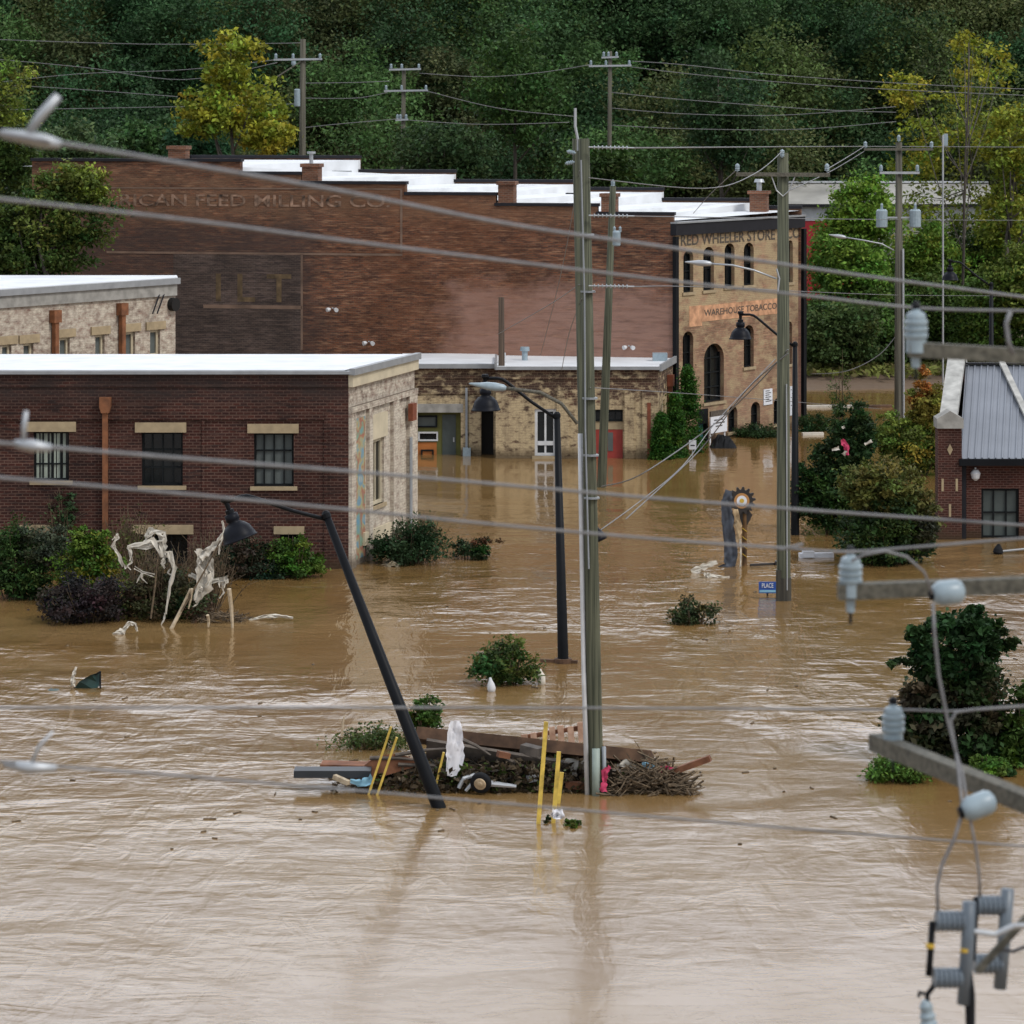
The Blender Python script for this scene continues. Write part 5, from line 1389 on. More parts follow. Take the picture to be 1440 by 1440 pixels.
# fused cut-outs lower down
def cutout(px, py, D, s, tube_pts, br_pts, pts_ins, tube_mat='rubber'):
    for (x, y) in pts_ins:
        m = MB(); p = S(x, y, D); prof = [(.02, 0)]
        L = .2
        for i in range(6): prof += [(.068, i * L / 6 + .002), (.07, i * L / 6 + .018), (.058, i * L / 6 + .028)]
        prof += [(.04, L)]
        m.lathe(prof, p, (1, .1, -.03), 14); m.build('insulator', 'porcelain_dark', fp, world=True)
    for pts, w, mt in ((tube_pts, .022, tube_mat), (br_pts, .045, 'porcelain_dark')):
        MB().tube([S(x, y, D) for x, y in pts], w, 8).build('fuse_tube' if mt == tube_mat else 'mounting_bracket', mt, fp, world=True, smooth=True)
cutout(0, 0, 22.0, 1, [(1311, 1296), (1309, 1335), (1306, 1372)], [(1363, 1268), (1361, 1320), (1355, 1412)], [(1316, 1295), (1312, 1375)])
cutout(0, 0, 22.6, 1, [(1373, 1262), (1370, 1310), (1368, 1350)], [(1417, 1250), (1412, 1320), (1406, 1390)], [(1374, 1273), (1370, 1355)])
for x, y in ((1308, 1330), (1357, 1336)):
    MB().lathe([(.03, -.012), (.03, .012)], S(x, y, 21.98), (0, 0, 1), 10).build('yellow_band', 'gear_yellow', fp, world=True)
MB().bar(S(1374, 1366, 22.2), S(1500, 1230, 22.2), .045).build('support_arm', 'arm_wood', fp, world=True)
MB().tube([S(1370, 1310, 22), S(1400, 1314, 22), S(1425, 1302, 22), S(1500, 1300, 22.5)], .02, 6).build('support_rod', 'steel', fp, world=True)
MB().tube([S(1406, 1335, 22.3), S(1425, 1338, 22.3), S(1445, 1330, 22.3), S(1500, 1316, 22.5)], .012, 6).build('jumper_wire', 'wire_dark', fp, world=True)
m = MB(); p = S(1306, 1440, 22)
m.lathe([(.03, -.1), (.06, -.05), (.045, -.02), (.06, 0), (.045, .03), (.055, .05), (.04, .08), (.045, .12), (.02, .16)], p, (-.15, 0, 1), 14); m.build('arrester', 'porcelain', fp, world=True)
MB().tube([S(1300, 1398, 22), S(1293, 1395, 22), S(1292, 1402, 22)], .014, 6).tube([S(1318, 1375, 22), S(1312, 1388, 22), S(1304, 1398, 22), S(1304, 1412, 22)], .018, 6).build('arrester_lead', 'black_metal', fp, world=True)
m = MB().tube([S(1360, 1360, 22), S(1364, 1400, 22), S(1365, 1470, 22)], [.03, .035, .03], 8); m.build('hanging_lead', 'rubber', fp, world=True)
for pts, w in (([(1197, 789), (1215, 780), (1245, 775), (1275, 783), (1300, 805), (1311, 835)], .013),
               ([(1312, 848), (1314, 890), (1320, 950), (1332, 1010), (1345, 1060), (1352, 1120), (1352, 1142)], .016),
               ([(1440, 993), (1370, 998), (1345, 1001), (1337, 1014), (1345, 1060), (1353, 1085), (1362, 1140), (1372, 1190), (1377, 1230), (1378, 1262)], .014),
               ([(1352, 1148), (1342, 1180), (1325, 1215), (1318, 1245), (1319, 1292)], .016),
               ([(1421, 438), (1415, 455), (1418, 480), (1424, 498)], .022),
               ([(1130, 765), (1100, 772), (1085, 770)], .014)):
    MB().tube([S(x, y, FD - .5 if y < 1100 else 22.0) for x, y in pts], w * .78, 6).build('jumper_wire', 'wire', fp, world=True, smooth=True)

# ================================================================== WIRES
def wire(label, pts, r, group, mat='wire', fit=None):
    """pts: (px, py, D)"""
    P = [S(*p) for p in pts]
    # smooth the run with a Catmull-Rom pass
    Q = []
    for i in range(len(P) - 1):
        p0 = P[max(i - 1, 0)]; p1 = P[i]; p2 = P[i + 1]; p3 = P[min(i + 2, len(P) - 1)]
        for k in range(6):
            t_ = k / 6; Q.append(0.5 * ((2 * p1) + (p2 - p0) * t_ + (2 * p0 - 5 * p1 + 4 * p2 - p3) * t_ ** 2 + (3 * p1 - p0 - 3 * p2 + p3) * t_ ** 3))
    Q.append(P[-1])
    o = MB().tube(Q, r, 6).build('power_line', mat, None, world=True, smooth=True)
    return tag(o, label, 'power line', group)
NEAR = 'blurred near power lines crossing the whole view'
wire('topmost thick near wire, crossing the left end of the long roof', [(-120, 172, 15), (0, 188, 15.5), (250, 229, 17), (480, 269, 18.5), (720, 316, 20), (960, 351, 21.5), (1200, 386, 23), (1440, 418, 24.5), (1560, 436, 25)], .0125, NEAR)
wire('second near wire from the top, crossing the ghost lettering on the brick', [(-120, 268, 16), (0, 280, 16.5), (250, 308, 18), (480, 338, 19.5), (720, 368, 21), (960, 397, 22), (1127, 415, 22.7), (1290, 433, 23), (1440, 437, 23), (1560, 438, 23)], .0115, NEAR)
wire('near wire crossing the window tops of the low dark building', [(-120, 612, 17), (0, 623, 17.5), (250, 644, 18.5), (480, 662, 19.5), (720, 683, 21), (960, 704, 22), (1200, 722, 23), (1440, 739, 24), (1560, 750, 24.5)], .0125, NEAR)
wire('near wire crossing just below the windows of the low dark building', [(-120, 662, 17.5), (0, 672, 18), (240, 693, 19), (480, 716, 20), (720, 740, 21), (960, 761, 22), (1093, 770, 22.5), (1190, 776, 22.8), (1280, 770, 22.8), (1440, 757, 22.8), (1560, 748, 22.8)], .0115, NEAR)
wire('near wire running almost level just above the debris raft', [(-120, 994, 20), (0, 995, 20.5), (480, 995, 22), (960, 996, 23.5), (1258, 998, 24), (1340, 1000, 24), (1440, 993, 24), (1560, 984, 24)], .0095, NEAR)
wire('lowest near wire, sloping down right across the open water', [(-120, 1056, 19), (0, 1071, 19.5), (240, 1090, 20.5), (480, 1110, 21.5), (720, 1131, 22.5), (960, 1152, 23.5), (1200, 1172, 24.5), (1440, 1190, 25.5), (1560, 1200, 26)], .0095, NEAR)
def clamp(name, lab, D, pts1, pts2, r1, r2):
    t = thing(name, lab, 'clamp', S(*pts1[0], D), 0, 'blurred wire clamps at the left edge')
    MB().tube([S(x, y, D) for x, y in pts1], r1, 8).build('grip', 'steel', t, world=True, smooth=True)
    MB().tube([S(x, y, D) for x, y in pts2], r2, 8).build('stub', 'steel', t, world=True, smooth=True)
clamp('wire_clamp', 'blurred clamp with upright stub on the topmost near wire', 15.9, [(2, 188), (30, 192), (60, 198), (85, 203)], [(40, 188), (58, 162), (82, 135)], [.022, .03, .034, .022], [.02, .024, .022])
clamp('wire_clamp', 'blurred clamp on the near wire beside the first window', 17.6, [(20, 624), (45, 627), (72, 630)], [(33, 622), (34, 600), (37, 578)], [.02, .033, .02], [.012, .014, .012])
clamp('wire_clamp', 'blurred clamp on the lowest near wire at the left edge', 19.6, [(5, 1074), (40, 1080), (80, 1080)], [(44, 1074), (55, 1050), (75, 1028)], [.02, .04, .02], [.01, .012, .009])

FARG = 'thin power lines strung in front of the wooded hill'
def fw(lab, pts, r=.022, D=195): return wire(lab, [(x, y, D) for x, y in pts], r, FARG)
fw('uppermost thin wire above the yellowing tree at the left', [(-20, 55), (200, 62), (385, 61), (426, 60)])
fw('thin wire reaching the left pole from the left at crossarm height', [(-20, 82), (120, 95), (260, 112), (390, 88)])
fw('thin wire dipping behind the yellowing tree, second below the crossarm', [(-20, 118), (110, 104), (260, 98), (388, 84)])
fw('thin wire crossing the yellowing tree at mid height', [(-20, 118), (100, 125), (250, 136)])
fw('thin wire meeting the grey can of the left pole', [(-20, 155), (150, 152), (300, 149), (420, 146)])
fw('thin wire from the left pole low to the crowded pole', [(426, 117), (500, 116), (548, 114)])
fw('thin wire from the left pole to the lower crossarm of the crowded pole', [(426, 138), (500, 138), (545, 130)])
fw('thin wire low between the left pole and the crowded pole', [(390, 184), (470, 175), (563, 167)])
fw('thin wire from the top of the crowded pole to the far right pole', [(590, 103), (680, 108), (760, 102), (830, 91)])
fw('thin wire from the crowded pole passing above the roof middle', [(600, 128), (700, 152), (810, 164)])
fw('second thin wire from the crowded pole toward the twin pole', [(574, 169), (680, 175), (800, 172)])
fw('highest thin wire at the right, from the far pole past the sparse yellow tree', [(888, 86), (960, 91), (1100, 106), (1300, 119), (1460, 126)])
fw('second thin wire at the right, just below the highest', [(886, 94), (1000, 107), (1200, 123), (1460, 135)])
fw('third thin wire at the right, level behind the yellow tree', [(860, 130), (960, 140), (1150, 154), (1260, 158)])
fw('fourth thin wire at the right above the crossarm of the transformer pole', [(860, 152), (960, 160), (1100, 162), (1260, 150)])
fw('fifth thin wire at the right, sagging to the store pole', [(860, 176), (960, 181), (1120, 182), (1260, 171)])
MID = 'service wires between the street poles'
wire('long level wire from the twin pole to the transformer pole crossarm and beyond', [(892, 208, 74.3), (1217, 206, 157), (1460, 207, 190)], .02, MID)
wire('level wire from the second bracket of the twin pole, crossing the transformers', [(892, 304, 74.3), (1264, 309, 157), (1460, 310, 190)], .015, MID)
wire('level wire from the third bracket of the twin pole, crossing the store windows', [(892, 403, 74.3), (1000, 404, 100), (1264, 415, 157), (1460, 416, 190)], .014, MID)
wire('slack wire from the left of the store pole crossarm down to the mill roof', [(1037, 238, 103), (1000, 272, 125), (975, 300, 149)], .014, MID)
wire('wire joining the store pole top to the transformer pole', [(1100, 213, 103), (1060, 245, 85), (990, 265, 78), (828, 250, 74.3)], .012, MID)
wire('wire from the right of the store pole crossarm up to the transformer pole crossarm', [(1163, 238, 103), (1190, 222, 130), (1217, 205, 157)], .016, MID)
wire('lower wire curving up from behind the store pole to the transformer pole', [(1110, 268, 104), (1170, 240, 130), (1215, 213, 157)], .016, MID)
wire('steep wire rising from the store corner to the store pole', [(1108, 492, 103), (1060, 545, 112), (1000, 600, 128), (900, 668, 125), (846, 684, 133)], .025, MID)
wire('guy wire from the store pole down past the white sign into the water', [(1108, 497, 103), (1050, 548, 106), (985, 632, 113), (880, 730, 100)], .02, MID)
wire('sagging cable from the hanging lamp hood up to the right', [(845, 745, 80), (900, 705, 84), (960, 655, 92), (1010, 590, 98), (1090, 505, 102)], .013, MID)
wire('curved drop cable beside the transformer pole above the bank', [(1262, 470, 157), (1235, 500, 157), (1190, 522, 157), (1140, 526, 158)], .02, MID)
for i, (a, b_) in enumerate((((640, 640), (690, 560)), ((690, 575), (668, 640)))): pass
wire('left thin wire fanning down from the twin pole over the brick wall', [(815, 240, 74.3), (790, 380, 90), (760, 500, 120)], .01, MID)
wire('middle thin wire fanning down from the twin pole over the brick wall', [(815, 400, 74.3), (770, 430, 90), (700, 470, 120)], .01, MID)
wire('right thin wire fanning down from the twin pole over the shop roof', [(818, 420, 74.3), (800, 470, 80), (790, 520, 100)], .01, MID)
wire('level thin wire from the twin pole across the shop front to the right', [(830, 545, 74.3), (1000, 556, 110), (1240, 575, 157)], .012, MID)

# ================================================================== SIGNS AND THINGS IN THE WATER
RS = np.random.RandomState(77)
def rag(pts, D, widths, seed=0, n=5, sub=4, crump=.25, thick=.012, jit=1.0):
    """a crumpled strip of cloth or plastic along (px, py); widths in px"""
    rs = np.random.RandomState(seed); m = MB(); s = D / F
    P = []; Wd = []
    for i in range(len(pts) - 1):
        for k in range(sub):
            t_ = k / sub; P.append((pts[i][0] * (1 - t_) + pts[i + 1][0] * t_, pts[i][1] * (1 - t_) + pts[i + 1][1] * t_)); Wd.append(widths[i] * (1 - t_) + widths[i + 1] * t_)
    P.append(pts[-1]); Wd.append(widths[-1])
    rows = []
    for i, (x, y) in enumerate(P):
        a = P[max(i - 1, 0)]; b_ = P[min(i + 1, len(P) - 1)]; dx, dy = b_[0] - a[0], b_[1] - a[1]; L = math.hypot(dx, dy) or 1
        nx, ny = -dy / L, dx / L; w = Wd[i] * (1 + jit * rs.uniform(-.35, .25)); row = []
        for j in range(n):
            q = (j / (n - 1) - .5) * w
            row.append(S(x + nx * q + rs.uniform(-.1, .1) * w * jit, y + ny * q + rs.uniform(-.1, .1) * w * jit, D + rs.normal() * crump * Wd[i] * s))
        rows.append(row)
    vs = [p for r_ in rows for p in r_]; N = len(vs)
    vs2 = vs + [p + Vector((0, thick, 0)) for p in vs]
    fs = []
    for i in range(len(rows) - 1):
        for j in range(n - 1):
            f = (i * n + j, i * n + j + 1, (i + 1) * n + j + 1, (i + 1) * n + j); fs.append(f); fs.append(tuple(N + q for q in f[::-1]))
    m.add(vs2, fs); return m
def single(mb, name, mat, label, cat, group=None, smooth=False):
    return tag(mb.build(name, mat, None, world=True, smooth=smooth), label, cat, group)

# toothed gear sign with the cloth caught on it
g = G(1047, 796); D = g.y; sc = D / F
gs = thing('gear_sign', 'round black toothed gear sign with orange ring on a rusty post in the water', 'sign', g)
c = S(1043, 704, D - .1); R = 15.5 * sc
m = MB(); nt_ = 14; poly = []
for k in range(nt_ * 4):
    a = 2 * math.pi * k / (nt_ * 4) + .05; r_ = R * (1.27 if (k % 4) in (0, 1) else 1.0)
    poly.append((c.x + math.cos(a) * r_, c.z + math.sin(a) * r_))
m.prism(poly, c.y - .04, c.y + .04); m.build('gear_plate', 'gear_black', gs, world=True)
for r0, y0, mt, nm in ((10.8, .055, 'gear_ring', 'ring'), (7.2, .066, 'white_sign', 'disc'), (3.2, .077, 'gear_yellow', 'hub')):
    MB().lathe([(r0 * sc, 0), (r0 * sc, .02)], (c.x, c.y - y0 + .004, c.z), (0, 1, 0), 28).build(nm, mt, gs, world=True)
MB().tube([g - Vector((0, 0, 2)), S(1047, 722, D)], .085, 10).build('post', 'gear_rust', gs, world=True)
MB().prism([(S(1036, 724, D).x, S(0, 724, D).z), (S(1043, 738, D).x, S(0, 738, D).z), (S(1051, 738, D).x, S(0, 738, D).z), (S(1058, 724, D).x, S(0, 724, D).z), (S(1052, 716, D).x, S(0, 716, D).z), (S(1036, 716, D).x, S(0, 716, D).z)], D - .05, D + .05).build('bracket', 'gear_black', gs, world=True)
for k in range(4):
    z = S(0, 742 + k * 12, D).z; MB().bar((g.x - .08, D - .09, z), (g.x + .07, D - .09, z - .12), .05, .02).build('paint_mark', 'gear_yellow', gs, world=True)
single(rag([(1026, 690), (1021, 706), (1024, 740), (1028, 775), (1026, 797), (1008, 806), (990, 803)], D - .15, [12, 15, 18, 18, 17, 13, 7], 3, n=7, crump=.12, jit=.35), 'cloth', 'cloth_grey', 'wet dark grey cloth draped from the gear sign down into the water', 'cloth', smooth=True)
single(rag([(1034, 716), (1038, 735), (1039, 752), (1036, 762)], D - .2, [6, 10, 8, 4], 4, crump=.2), 'cloth', 'cloth_tan', 'tan rag hanging between the grey cloth and the gear sign post', 'cloth', smooth=True)
single(rag([(1041, 758), (1042, 780), (1041, 797)], D - .2, [3, 2, 3], 5), 'plastic_strip', 'plastic_white', 'thin white strip hanging beside the gear sign post', 'plastic strip')
single(rag([(972, 804), (990, 797), (1008, 790)], G(0, 806).y, [6, 9, 5], 6, crump=.1), 'foam_piece', 'plastic_white', 'white foam board left of the grey cloth at the gear sign', 'foam')
single(rag([(990, 806), (998, 811), (1026, 812)], G(0, 812).y, [7, 9, 3], 7, crump=.1), 'foam_piece', 'plastic_white', 'small white foam scrap below the grey cloth at the gear sign', 'foam')
m = MB().bar(G(1055, 796) + Vector((0, 0, .03)), G(1092, 794) + Vector((0, 0, .03)), .08); m.bar(G(1090, 794), G(1098, 794), .3, .25)
single(m, 'rail', 'gear_black', 'low dark rail at water level between the gear sign and the thick pole', 'rail')
# blue sign
g = G(1079, 838); b_s = thing('blue_sign', 'small blue sign with white lettering sticking out of the water left of the thick pole', 'sign', g)
D = g.y; u0, u1, z0, z1 = S(1067, 0, D).x, S(1091.5, 0, D).x, S(0, 834, D).z, S(0, 818, D).z
MB().box(u0, u1, D - .03, D, z0, z1).build('sign_panel', 'blue_sign', b_s, world=True)
MB().box(u0 + .02, u1 - .02, D - .036, D - .031, z0 + .03, z0 + .1).build('sign_stripe', 'lightblue', b_s, world=True)
MB().box((u0 + u1) / 2 - .03, (u0 + u1) / 2 + .03, D + .002, D + .06, -1.5, z1 - .05).build('sign_post', 'gear_black', b_s, world=True)
text_part('lettering', 'PLACE', 'white_sign', .2, b_s, ((u0 + u1) / 2 - g.x, -.045, z0 + .235), 0, width=.36)
# small white sign and tarp heap by the store
g = G(974, 640); D = g.y
ws = thing('yard_sign', 'small white yard sign in the water in front of the conifers', 'sign', g)
MB().box(S(969, 0, D).x, S(979, 0, D).x, D - .02, D + .01, S(0, 632, D).z, S(0, 619, D).z).build('sign_panel', 'white_sign', ws, world=True)
MB().box(g.x - .02, g.x + .02, D + .012, D + .04, -1, S(0, 630, D).z).build('sign_post', 'steel', ws, world=True)
MB().box(S(971, 0, D).x, S(977, 0, D).x, D - .03, D - .022, S(0, 627, D).z, S(0, 625.5, D).z).build('small_print', 'ink', ws, world=True)
def heap(cx, cy, w, h, D, seed, nx=14, ny=8, dep=1.2):
    rs = np.random.RandomState(seed); m = MB(); vs = []; s = D / F
    for j in range(ny):
        for i in range(nx):
            u = i / (nx - 1) * 2 - 1; v = j / (ny - 1) * 2 - 1
            hh = max(0, 1 - abs(u) ** 2.2) * max(0, 1 - abs(v) ** 2) * h * s * rs.uniform(.7, 1.1)
            vs.append(((cx - 720) * s + u * w * s / 2, D + v * dep / 2, hh - .06))
    m.add(vs, [(j * nx + i, j * nx + i + 1, (j + 1) * nx + i + 1, (j + 1) * nx + i) for j in range(ny - 1) for i in range(nx - 1)]); return m
single(heap(1017, 629, 40, 22, G(0, 629).y, 8), 'tarp_heap', 'rubber', 'heap of black tarpaulin under the white sign at the store front', 'tarp')
# --- floating things
def lumpy(px, py, w, h, seed, D=None):
    D = D or G(px, py).y; s = D / F; rs = np.random.RandomState(seed)
    prof = [(.02, 0)] + [(w * s / 2 * f * rs.uniform(.85, 1.1), h * s * z) for f, z in ((.8, .05), (1, .3), (.95, .6), (.5, .8), (.35, .95), (.3, 1.0))]
    return MB().lathe(prof, ((px - 720) * s, D, -.05), (rs.uniform(-.2, .2), 0, 1), 14)
single(lumpy(692, 972, 12, 22, 1), 'plastic_jug', 'white_pvc', 'white plastic jug bobbing left of the round green bush', 'jug', smooth=True)
single(lumpy(762, 962, 14, 24, 2), 'plastic_jug', 'plastic_white', 'cream plastic jug bobbing at the right of the round green bush', 'jug', smooth=True)
m = MB().bar(G(760, 931) + Vector((0, 0, .04)), G(812, 933) + Vector((0, 0, .04)), .09).tube([G(792, 932) + Vector((0, 0, -.5)), G(792, 932) + Vector((0, 0, .12))], .24, 12)
single(m, 'lamp_base_rail', 'plank_brown', 'brown rail at water level at the foot of the upright lamp post', 'rail')
single(rag([(545, 796), (552, 792), (562, 796)], G(0, 797).y, [5, 8, 5], 9), 'foam_piece', 'cream', 'yellowish foam scraps drifting by the wall corner bush', 'foam')
g = G(120, 968); D = g.y; s = D / F
ch = thing('camp_chair', 'dark green folding camp chair half sunk at the left', 'chair', g)
m = MB(); vs = [S(104, 968, D), S(132, 970, D), S(139, 965, D), S(141, 945, D + .1), S(128, 949, D - .2), S(112, 958, D - .1)]
m.add(vs + [v + Vector((0, .12, -.02)) for v in vs], [(0, 1, 2, 3, 4, 5), (11, 10, 9, 8, 7, 6)] + [(i, i + 6, (i + 1) % 6 + 6, (i + 1) % 6) for i in range(6)])
m.build('fabric', 'green_tarp', ch, world=True)
MB().tube([S(141, 968, D), S(141, 944, D)], .025, 6).tube([S(104, 968, D), S(140, 945, D + .05)], .02, 6).build('frame', 'rubber', ch, world=True)
single(rag([(102, 966), (103, 950), (107, 938)], D - .1, [7, 6, 4], 10), 'plastic_strip', 'plastic_white', 'upright scrap of pale plastic beside the sunken green chair', 'plastic')
single(heap(75, 970, 30, 5, G(0, 970).y, 12, dep=.6), 'drift_scrap', 'green_tarp', 'flat dark scrap floating left of the sunken green chair', 'scrap')
def shreds(pts, D, w, seed):
    rs = np.random.RandomState(seed); out = MB(); k = max(2, int(max(w) / 4))
    for i in range(k):
        o = rs.uniform(-.45, .45, 2); pp = [(x + o[0] * ww + rs.normal() * 1.2, y + o[1] * ww * .6 + rs.normal() * 1.5) for (x, y), ww in zip(pts, w)]
        m = rag(pp, D + rs.normal() * .12, [max(1.6, ww * rs.uniform(.25, .5)) for ww in w], seed * 7 + i, n=4, crump=.35, jit=1.4, thick=.006); out.add(m.v, m.f)
    for i in range(k):                                   # loose tails
        j = rs.randint(len(pts)); x, y = pts[j]; L = rs.uniform(6, 20)
        m = rag([(x, y), (x + rs.normal() * 3, y + L * .5), (x + rs.normal() * 4, y + L)], D + rs.normal() * .1, [3.5, 2.4, 1], seed * 11 + i, n=3, crump=.3, jit=1.4, thick=.006); out.add(m.v, m.f)
    return out
# --- white plastic caught in the shrubs
PL = 'torn white plastic caught in the shrubs by the low dark building'
Dq = G(0, 862).y - 2.6
for i, (pts, w, lab) in enumerate((
    ([(165, 752), (158, 766), (164, 778), (176, 797)], [7, 9, 7, 9], 'bent white tube of plastic, leftmost in the shrubs'),
    ([(180, 771), (205, 768), (222, 760), (230, 785)], [6, 12, 18, 10], 'white plastic sheet slung between twigs in the shrubs'),
    ([(205, 755), (214, 745), (226, 750), (230, 768)], [8, 11, 14, 12], 'crumpled white plastic on top of the twiggy shrub'),
    ([(183, 770), (186, 790)], [4, 4], 'narrow white plastic tail hanging below the slung sheet'),
    ([(232, 775), (240, 800), (235, 828), (232, 862)], [14, 13, 9, 3], 'long pale plastic streamer hanging down to the water'),
    ([(188, 800), (200, 806), (216, 808)], [4, 5, 3], 'thin curl of white plastic low in the shrub'),
    ([(313, 732), (316, 748), (308, 765), (292, 775), (282, 785)], [5, 7, 12, 14, 13], 'white plastic torn across the twigs beside the lamp shade'),
    ([(285, 775), (288, 800), (284, 825), (276, 845)], [18, 24, 20, 6], 'largest hanging sheet of torn white plastic, left of the lamp shade'),
    ([(268, 808), (290, 815), (315, 812), (312, 825)], [6, 14, 14, 6], 'white plastic flap sticking out to the right below the lamp shade'))):
    single(shreds(pts, Dq + (i % 3) * .25, w, 20 + i), 'plastic_sheet', 'plastic_white', lab, 'plastic', PL, smooth=True)
for a, b_, w, mt, lab in (((240, 886), (268, 828), .06, 'twig_pale', 'pale leaning stick below the hanging white plastic'), ((270, 828), (265, 856), .04, 'twig_pale', 'short pale stick beside the leaning one'),
                          ((322, 828), (327, 884), .07, 'twig_pale', 'upright whitish stick right of the twig raft'), ((292, 865), (293, 882), .05, 'twig_pale', 'short upright stub at the front of the twig raft'),
                          ((212, 870), (222, 780), .03, 'twig', 'thin dark twig rising among the hanging plastic'), ((255, 860), (310, 760), .03, 'twig', 'long dark twig rising towards the lamp shade')):
    single(MB().tube([S(a[0], a[1], Dq - .4), S((a[0] + b_[0]) / 2 + 1, (a[1] + b_[1]) / 2, Dq - .3), S(b_[0], b_[1], Dq - .3)], [w, w * .9, w * .6], 6), 'stick', mt, lab, 'stick')
def twig_raft(px0, px1, py, hpx, n, seed, D=None, r=.02, L=.8, flat=.5):
    rs = np.random.RandomState(seed); m = MB(); D0 = D or G(0, py).y; s = D0 / F
    for i in range(n):
        x = rs.uniform(px0, px1); e = 1 - abs((x - (px0 + px1) / 2) / ((px1 - px0) / 2)) ** 2
        p = Vector(((x - 720) * s, D0 + rs.uniform(-.6, .6), rs.uniform(0, 1) * hpx * s * e))
        a = rs.uniform(0, 6.28); d = Vector((math.cos(a), math.sin(a) * .6, rs.normal() * flat * .5)) * L * rs.uniform(.3, 1)
        m.tube([p - d / 2, p + Vector((0, 0, rs.normal() * .04)), p + d / 2], [r, r * rs.uniform(.6, 1), r * .4], 4, cap=False)
    return m
single(twig_raft(270, 345, 872, 12, 110, 31), 'twig_raft', 'twig', 'raft of broken twigs at the waterline right of the white plastic', 'twigs')
single(rag([(350, 872), (372, 867), (392, 866), (412, 869)], G(0, 872).y, [3, 5, 5, 3], 33, crump=.3), 'plastic_strip', 'plastic_white', 'string of white scraps trailing right from the twig raft', 'plastic')
single(rag([(158, 892), (172, 888), (182, 876), (190, 878), (193, 888)], G(0, 892).y, [4, 8, 6, 5, 3], 34), 'plastic_strip', 'plastic_white', 'arched scrap of white plastic standing out of the water alone', 'plastic')
m = MB(); p0, p1 = S(152, 816, 108.6), S(192, 816, 108.6); m.box(p0.x, p1.x, 108.4, 109.2, p0.z - .12, p0.z)
pr = thing('brick_pier', 'low red brick garden wall with pale cap among the shrubs', 'garden wall', (p0.x, 108.6, 0)); m.build('cap', 'pale_concrete', pr, world=True)
MB().box(p0.x + .04, p1.x - .04, 108.45, 109.15, -1, p0.z - .124).build('wall', 'brick_front', pr, world=True)
# rags in the cedar
for i, (pts, w, mt, lab) in enumerate((([(1184, 618), (1190, 628), (1192, 640)], [5, 8, 5], 'cloth_pink', 'pink rag caught in the cedar'), ([(1170, 633), (1180, 630)], [3, 6], 'plastic_white', 'white scrap left of the pink rag in the cedar'),
    ([(1186, 640), (1190, 634)], [5, 4], 'plastic_white', 'white scrap just under the pink rag in the cedar'), ([(1216, 625), (1226, 620)], [4, 6], 'plastic_white', 'white scrap high on the right of the cedar'), ([(1212, 657), (1214, 664)], [6, 6], 'plastic_white', 'white knot of plastic low on the right of the cedar'), ([(1184, 602), (1188, 600)], [4, 5], 'plastic_white', 'white scrap near the top of the cedar'))):
    single(rag(pts, 117.0, w, 50 + i), 'rag', mt, lab, 'rag', smooth=True)
# drift strips
for a, b_, py, w, mt, lab in ((1128, 1200, 573, .12, 'plastic_white', 'pale board floating in the back water right of the store'), (1222, 1254, 573, .14, 'plank_brown', 'brown board floating beside the transformer pole'),
                              (1128, 1158, 612, .14, 'plastic_white', 'short pale board floating by the hedge end'), (1124, 1172, 784, .2, 'white_sign', 'white board floating right of the thick pole')):
    m = MB(); a_, e_ = G(a, py), G(b_, py); m.bar(a_ + Vector((0, 0, .05)), e_ + Vector((0, .15, .05)), .3, w)
    if py == 784: m.bar(a_ + Vector((.1, 0, .12)), a_ + Vector((.5, 0, .12)), .35, .2)
    single(m, 'floating_board', mt, lab, 'board')
m = MB(); a_ = G(1402, 778); m.tube([a_ + Vector((0, 0, .05)), G(1450, 776) + Vector((0, 0, .12))], .04, 6)
single(m, 'floating_pipe', 'grey_pvc', 'thin grey pipe floating in front of the brick building at the right edge', 'pipe')
single(lumpy(1403, 779, 14, 16, 5), 'dark_float', 'rubber', 'dark lump afloat in front of the window of the right brick building', 'debris')

# ================================================================== DEBRIS RAFT ROUND THE TWIN POLE
DB = 75.6
def board(x0, y0, x1, y1, D0, D1, w, t_, mat, lab, name='plank', cat='plank', up=(0, 0, 1)):
    return single(MB().bar(S(x0, y0, D0), S(x1, y1, D1), w, t_, up), name, mat, lab, cat)
board(588, 1034, 917, 1068, 76.8, 75.6, .5, .28, 'plank_brown', 'longest dark plank lying across the debris raft behind the poles', up=(0, .5, 1))
board(640, 1040, 735, 1046, 77.4, 77.2, .3, .1, 'plank_grey', 'grey board on the far side of the debris raft behind the white shirt')
board(600, 1052, 872, 1096, 75.7, 75.0, .55, .08, 'plank_grey', 'wide weathered board slanting down to the right behind the yellow stakes', up=(0, .9, .6))
board(690, 1078, 862, 1090, 75.9, 75.9, .5, .3, 'plank_brown', 'dark timber under the slanting board of the raft')
board(840, 1085, 914, 1066, 75.7, 75.6, .22, .16, 'plank_brown', 'brown beam end just right of the twin pole')
board(933, 1090, 999, 1066, 74.9, 74.7, .2, .13, 'plank_red', 'reddish plank jutting out right of the root heap')
board(414, 1086, 522, 1086, 74.9, 74.9, .5, .16, 'slate', 'flat dark slate coloured board at the left end of the raft')
board(452, 1075, 545, 1078, 75.6, 75.5, .5, .1, 'plank_red', 'reddish brown board lying above the dark board')
board(795, 1104, 838, 1105, 74.7, 74.7, .2, .16, 'plank_red', 'short red timber at the waterline left of the white conduit')
board(735, 1052, 760, 1058, 75.4, 75.2, .3, .2, 'plank_grey', 'short grey block on top of the raft beside the tall yellow stake')
